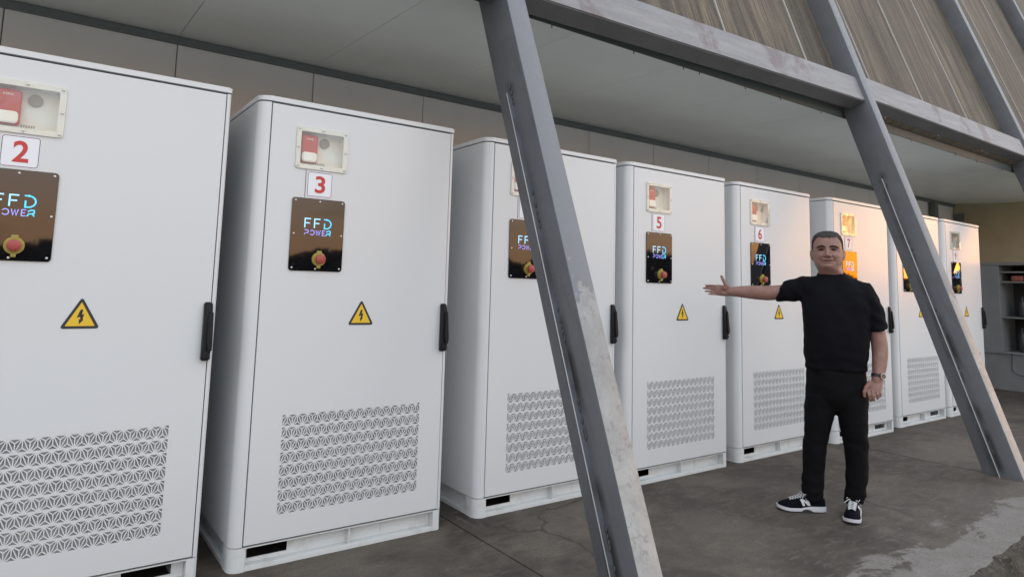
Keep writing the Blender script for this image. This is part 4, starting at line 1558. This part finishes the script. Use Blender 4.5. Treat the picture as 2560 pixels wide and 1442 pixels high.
def shoe(loc, rz, name):
    e = empty(name, loc, rz)
    e.parent = man
    bm = BM()
    us = [0.28*k/28 for k in range(29)]
    n = 20
    rows = [[bm.verts.new(sh_pt(u, math.pi*k/n)) for k in range(n+1)] for u in us]
    for a, b in zip(rows, rows[1:]):
        for k in range(n):
            bm.faces.new((a[k], a[k+1], b[k+1], b[k]))
    bm.faces.new(rows[0])
    obj('upper', bm, M_shoe, e, smooth=True)
    # midsole with a lifted arch and toe spring
    def sole(zlo, zhi, grow, u0, u1):
        bm = BM()
        m = 30
        ring = []
        for k in range(m+1):
            u = u0+(u1-u0)*k/m
            ring.append((u, sh_hw(u)+grow))
        pts = ring+[(u, -w) for u, w in ring[::-1]]
        lo = [bm.verts.new((u, w, zlo(u))) for u, w in pts]
        mi = [bm.verts.new((u, w*1.03, (zlo(u)*.45+zhi(u)*.55))) for u, w in pts]
        hi = [bm.verts.new((u, w*.97, zhi(u))) for u, w in pts]
        N = len(pts)
        for A, B in ((lo, mi), (mi, hi)):
            for i in range(N):
                bm.faces.new((A[i], A[(i+1) % N], B[(i+1) % N], B[i]))
        for i in range(m):
            bm.faces.new((lo[i], lo[i+1], lo[N-2-i], lo[N-1-i]))
            bm.faces.new((hi[i], hi[N-1-i], hi[N-2-i], hi[i+1]))
        return bm
    arch = lambda u: 0.013*max(0, 1-((u-.115)/.035)**2)
    spring = lambda u: 0.010*max(0, (u-.215)/.065)**1.5
    obj('midsole', sole(lambda u: .006+arch(u)+spring(u), lambda u: (.036 if u < .09 else max(.024, .036-.2*(u-.09)))+spring(u), .0035, -.003, .282), M_sole, e, angle=50)
    obj('outsole', sole(lambda u: .0005+spring(u)*.9, lambda u: .0065+arch(u)*.8+spring(u), .001, .0, .281), M_out, e, angle=50)
    # laces: crossed bars and a bow
    bm = BM()
    for k in range(6):
        u = 0.118+0.0155*k
        for sg in (-1, 1):
            pts = []
            for j in range(7):
                f = j/6
                tt = math.pi/2+sg*(0.62-0.045*k)*(1-2*f)
                pts.append(sh_pt(u+0.012*f, tt, 0.004))
            tube(bm, pts, 0.0030, 6)
    for sg in (-1, 1):
        a = sh_pt(.117, math.pi/2, .006)
        tube(bm, [a, a+Vector((-.004, sg*.016, .010)), a+Vector((.004, sg*.036, .004)), a+Vector((.014, sg*.030, -.004)), a+Vector((.006, sg*.010, .002))], 0.0025, 6)
        tube(bm, [a, a+Vector((.012, sg*.02, .002)), a+Vector((.026, sg*.044, -.018))], 0.0024, 6)
    tag(obj('laces', bm, M_lace, e, smooth=True), kind='stuff')
    # the N on both sides
    for side in (0, 1):
        bm = BM()
        def P(a_, b_):
            # a_ along the shoe 0..1 (slanted), b_ up the side 0..1
            u = .140-.046*a_+(.012*b_)
            tt = (0.16+0.62*b_)
            return sh_pt(u, tt if side == 0 else math.pi-tt, 0.004)
        def strip(p, q, w):
            N = 4
            L = [P(p[0]+(q[0]-p[0])*i/N-w, p[1]+(q[1]-p[1])*i/N) for i in range(N+1)]
            Q = [P(p[0]+(q[0]-p[0])*i/N+w, p[1]+(q[1]-p[1])*i/N) for i in range(N+1)]
            for i in range(N):
                bm.faces.new([bm.verts.new(x) for x in (L[i], L[i+1], Q[i+1], Q[i])])
        if side == 0:
            strip((0.15, 0), (0.15, 1), .16); strip((.85, 0), (.85, 1), .16); strip((.15, 1.0), (.85, 0.0), .17001)
        else:
            strip((0.15, 0), (0.15, 1), .16); strip((.85, 0), (.85, 1), .16); strip((.15, 0.0), (.85, 1.0), .17)
        obj('letter_patch', bm, M_lace, e)
    return e
shoe((-.052, .010, 0), math.atan2(-.090, -.246), 'shoe')
shoe((.118, .105, 0), math.atan2(-.262, -.030), 'shoe')

# --- wrist watch
ax = Vector((.250-.266, -.057+.028, .815-.90)).normalized()
c0 = Vector((.2555, -.050, .8375))
U = ax.cross(Vector((0, 1, 0))).normalized()
V = ax.cross(U).normalized()
bm = BM()
rings = []
m = 28
for k in range(m):
    a = 2*math.pi*k/m
    d = U*math.cos(a)+V*math.sin(a)
    rings.append([bm.verts.new(c0+d*r_0+ax*h) for r_0, h in ((.0335, -.010), (.0375, -.009), (.0375, .009), (.0335, .010))])
for k in range(m):
    A, B = rings[k], rings[(k+1) % m]
    for j in range(4):
        bm.faces.new((A[j], A[(j+1) % 4], B[(j+1) % 4], B[j]))
wt = obj('wrist_watch', bm, M_strap, man, smooth=False)
dirw = Vector((.60, -.78, .18))
dirw = (dirw-ax*dirw.dot(ax)).normalized()
side_ = dirw.cross(ax).normalized()
def puck(r0, a, b, n=20):
    bm = BM()
    lo = [bm.verts.new(c0+dirw*a+(side_*math.cos(2*math.pi*k/n)+ax*math.sin(2*math.pi*k/n))*r0) for k in range(n)]
    hi = [bm.verts.new(c0+dirw*b+(side_*math.cos(2*math.pi*k/n)+ax*math.sin(2*math.pi*k/n))*r0*.93) for k in range(n)]
    for k in range(n):
        bm.faces.new((lo[k], lo[(k+1) % n], hi[(k+1) % n], hi[k]))
    bm.faces.new(hi)
    return bm
obj('watch_case', puck(.0195, .033, .0455), M_screw, wt)
obj('watch_dial', puck(.0160, .044, .0468), M_acr, wt)


# ------------------------------------------------------------------ far side of the yard (what the glossy panels mirror)
def leafy(bm, n, cfun, size):
    for _ in range(n):
        c = cfun()
        a = Vector((rnd.gauss(0, 1), rnd.gauss(0, 1), rnd.gauss(0, 1))).normalized()
        b = a.orthogonal().normalized()
        c2 = a.cross(b)
        s = size*rnd.uniform(0.6, 1.3)
        bm.faces.new([bm.verts.new(c+b*s), bm.verts.new(c+c2*s*0.6), bm.verts.new(c-b*s), bm.verts.new(c-c2*s*0.6)])
def tree(x, y, h, label):
    e = empty('tree', (x, y, -0.32), label=label, cat='tree')
    bm = BM()
    tube(bm, [(0, 0, 0), (0.05*h/5, 0.02, h*0.3), (0, 0.05, h*0.62)], [0.035*h, 0.026*h, 0.012*h], 8)
    for k in range(5):
        a = rnd.uniform(0, 6.28)
        tube(bm, [(0, 0, h*(0.3+0.06*k)), (math.cos(a)*h*0.14, math.sin(a)*h*0.14, h*(0.45+0.07*k)), (math.cos(a)*h*0.22, math.sin(a)*h*0.22, h*(0.6+0.07*k))], [0.013*h, 0.009*h, 0.004*h], 6)
    obj('trunk', bm, M_bark, e, smooth=True)
    bm = BM()
    cl = [Vector((rnd.uniform(-0.24, 0.24)*h, rnd.uniform(-0.24, 0.24)*h, rnd.uniform(0.42, 0.95)*h)) for _ in range(16)]
    def cf():
        c = rnd.choice(cl)
        return c+Vector((rnd.gauss(0, 1), rnd.gauss(0, 1), rnd.gauss(0, 0.8)))*0.065*h
    leafy(bm, 3000, cf, 0.022*h)
    obj('crown', bm, M_leaf, e)
tree(22, -44, 5.2, 'dark tree across the yard mirrored in the panel of the cabinet numbered 3')
tree(34, -33, 7.5, 'tall dark tree across the yard mirrored in the panel of the cabinet numbered 5')
bm = BM()
def wood():
    a = R(rnd.uniform(-75, 82))
    d = 95+rnd.uniform(-6, 6)
    hz = (5.0 if a < R(42) else 6.4)-2.6*min(1, max(0, (a-R(55))/R(5)))+1.8*noise.noise(Vector((a*9, 0, 0)))+1.0*noise.noise(Vector((a*31, 2, 0)))
    return Vector((math.sin(a)*d, -math.cos(a)*d, -0.32+rnd.uniform(0, 1)**0.8*max(1.2, hz)))
leafy(bm, 30000, wood, 0.62)
tag(obj('far_hedge', bm, M_leaf), 'low dark line of trees on the far side of the yard', 'trees', kind='stuff')
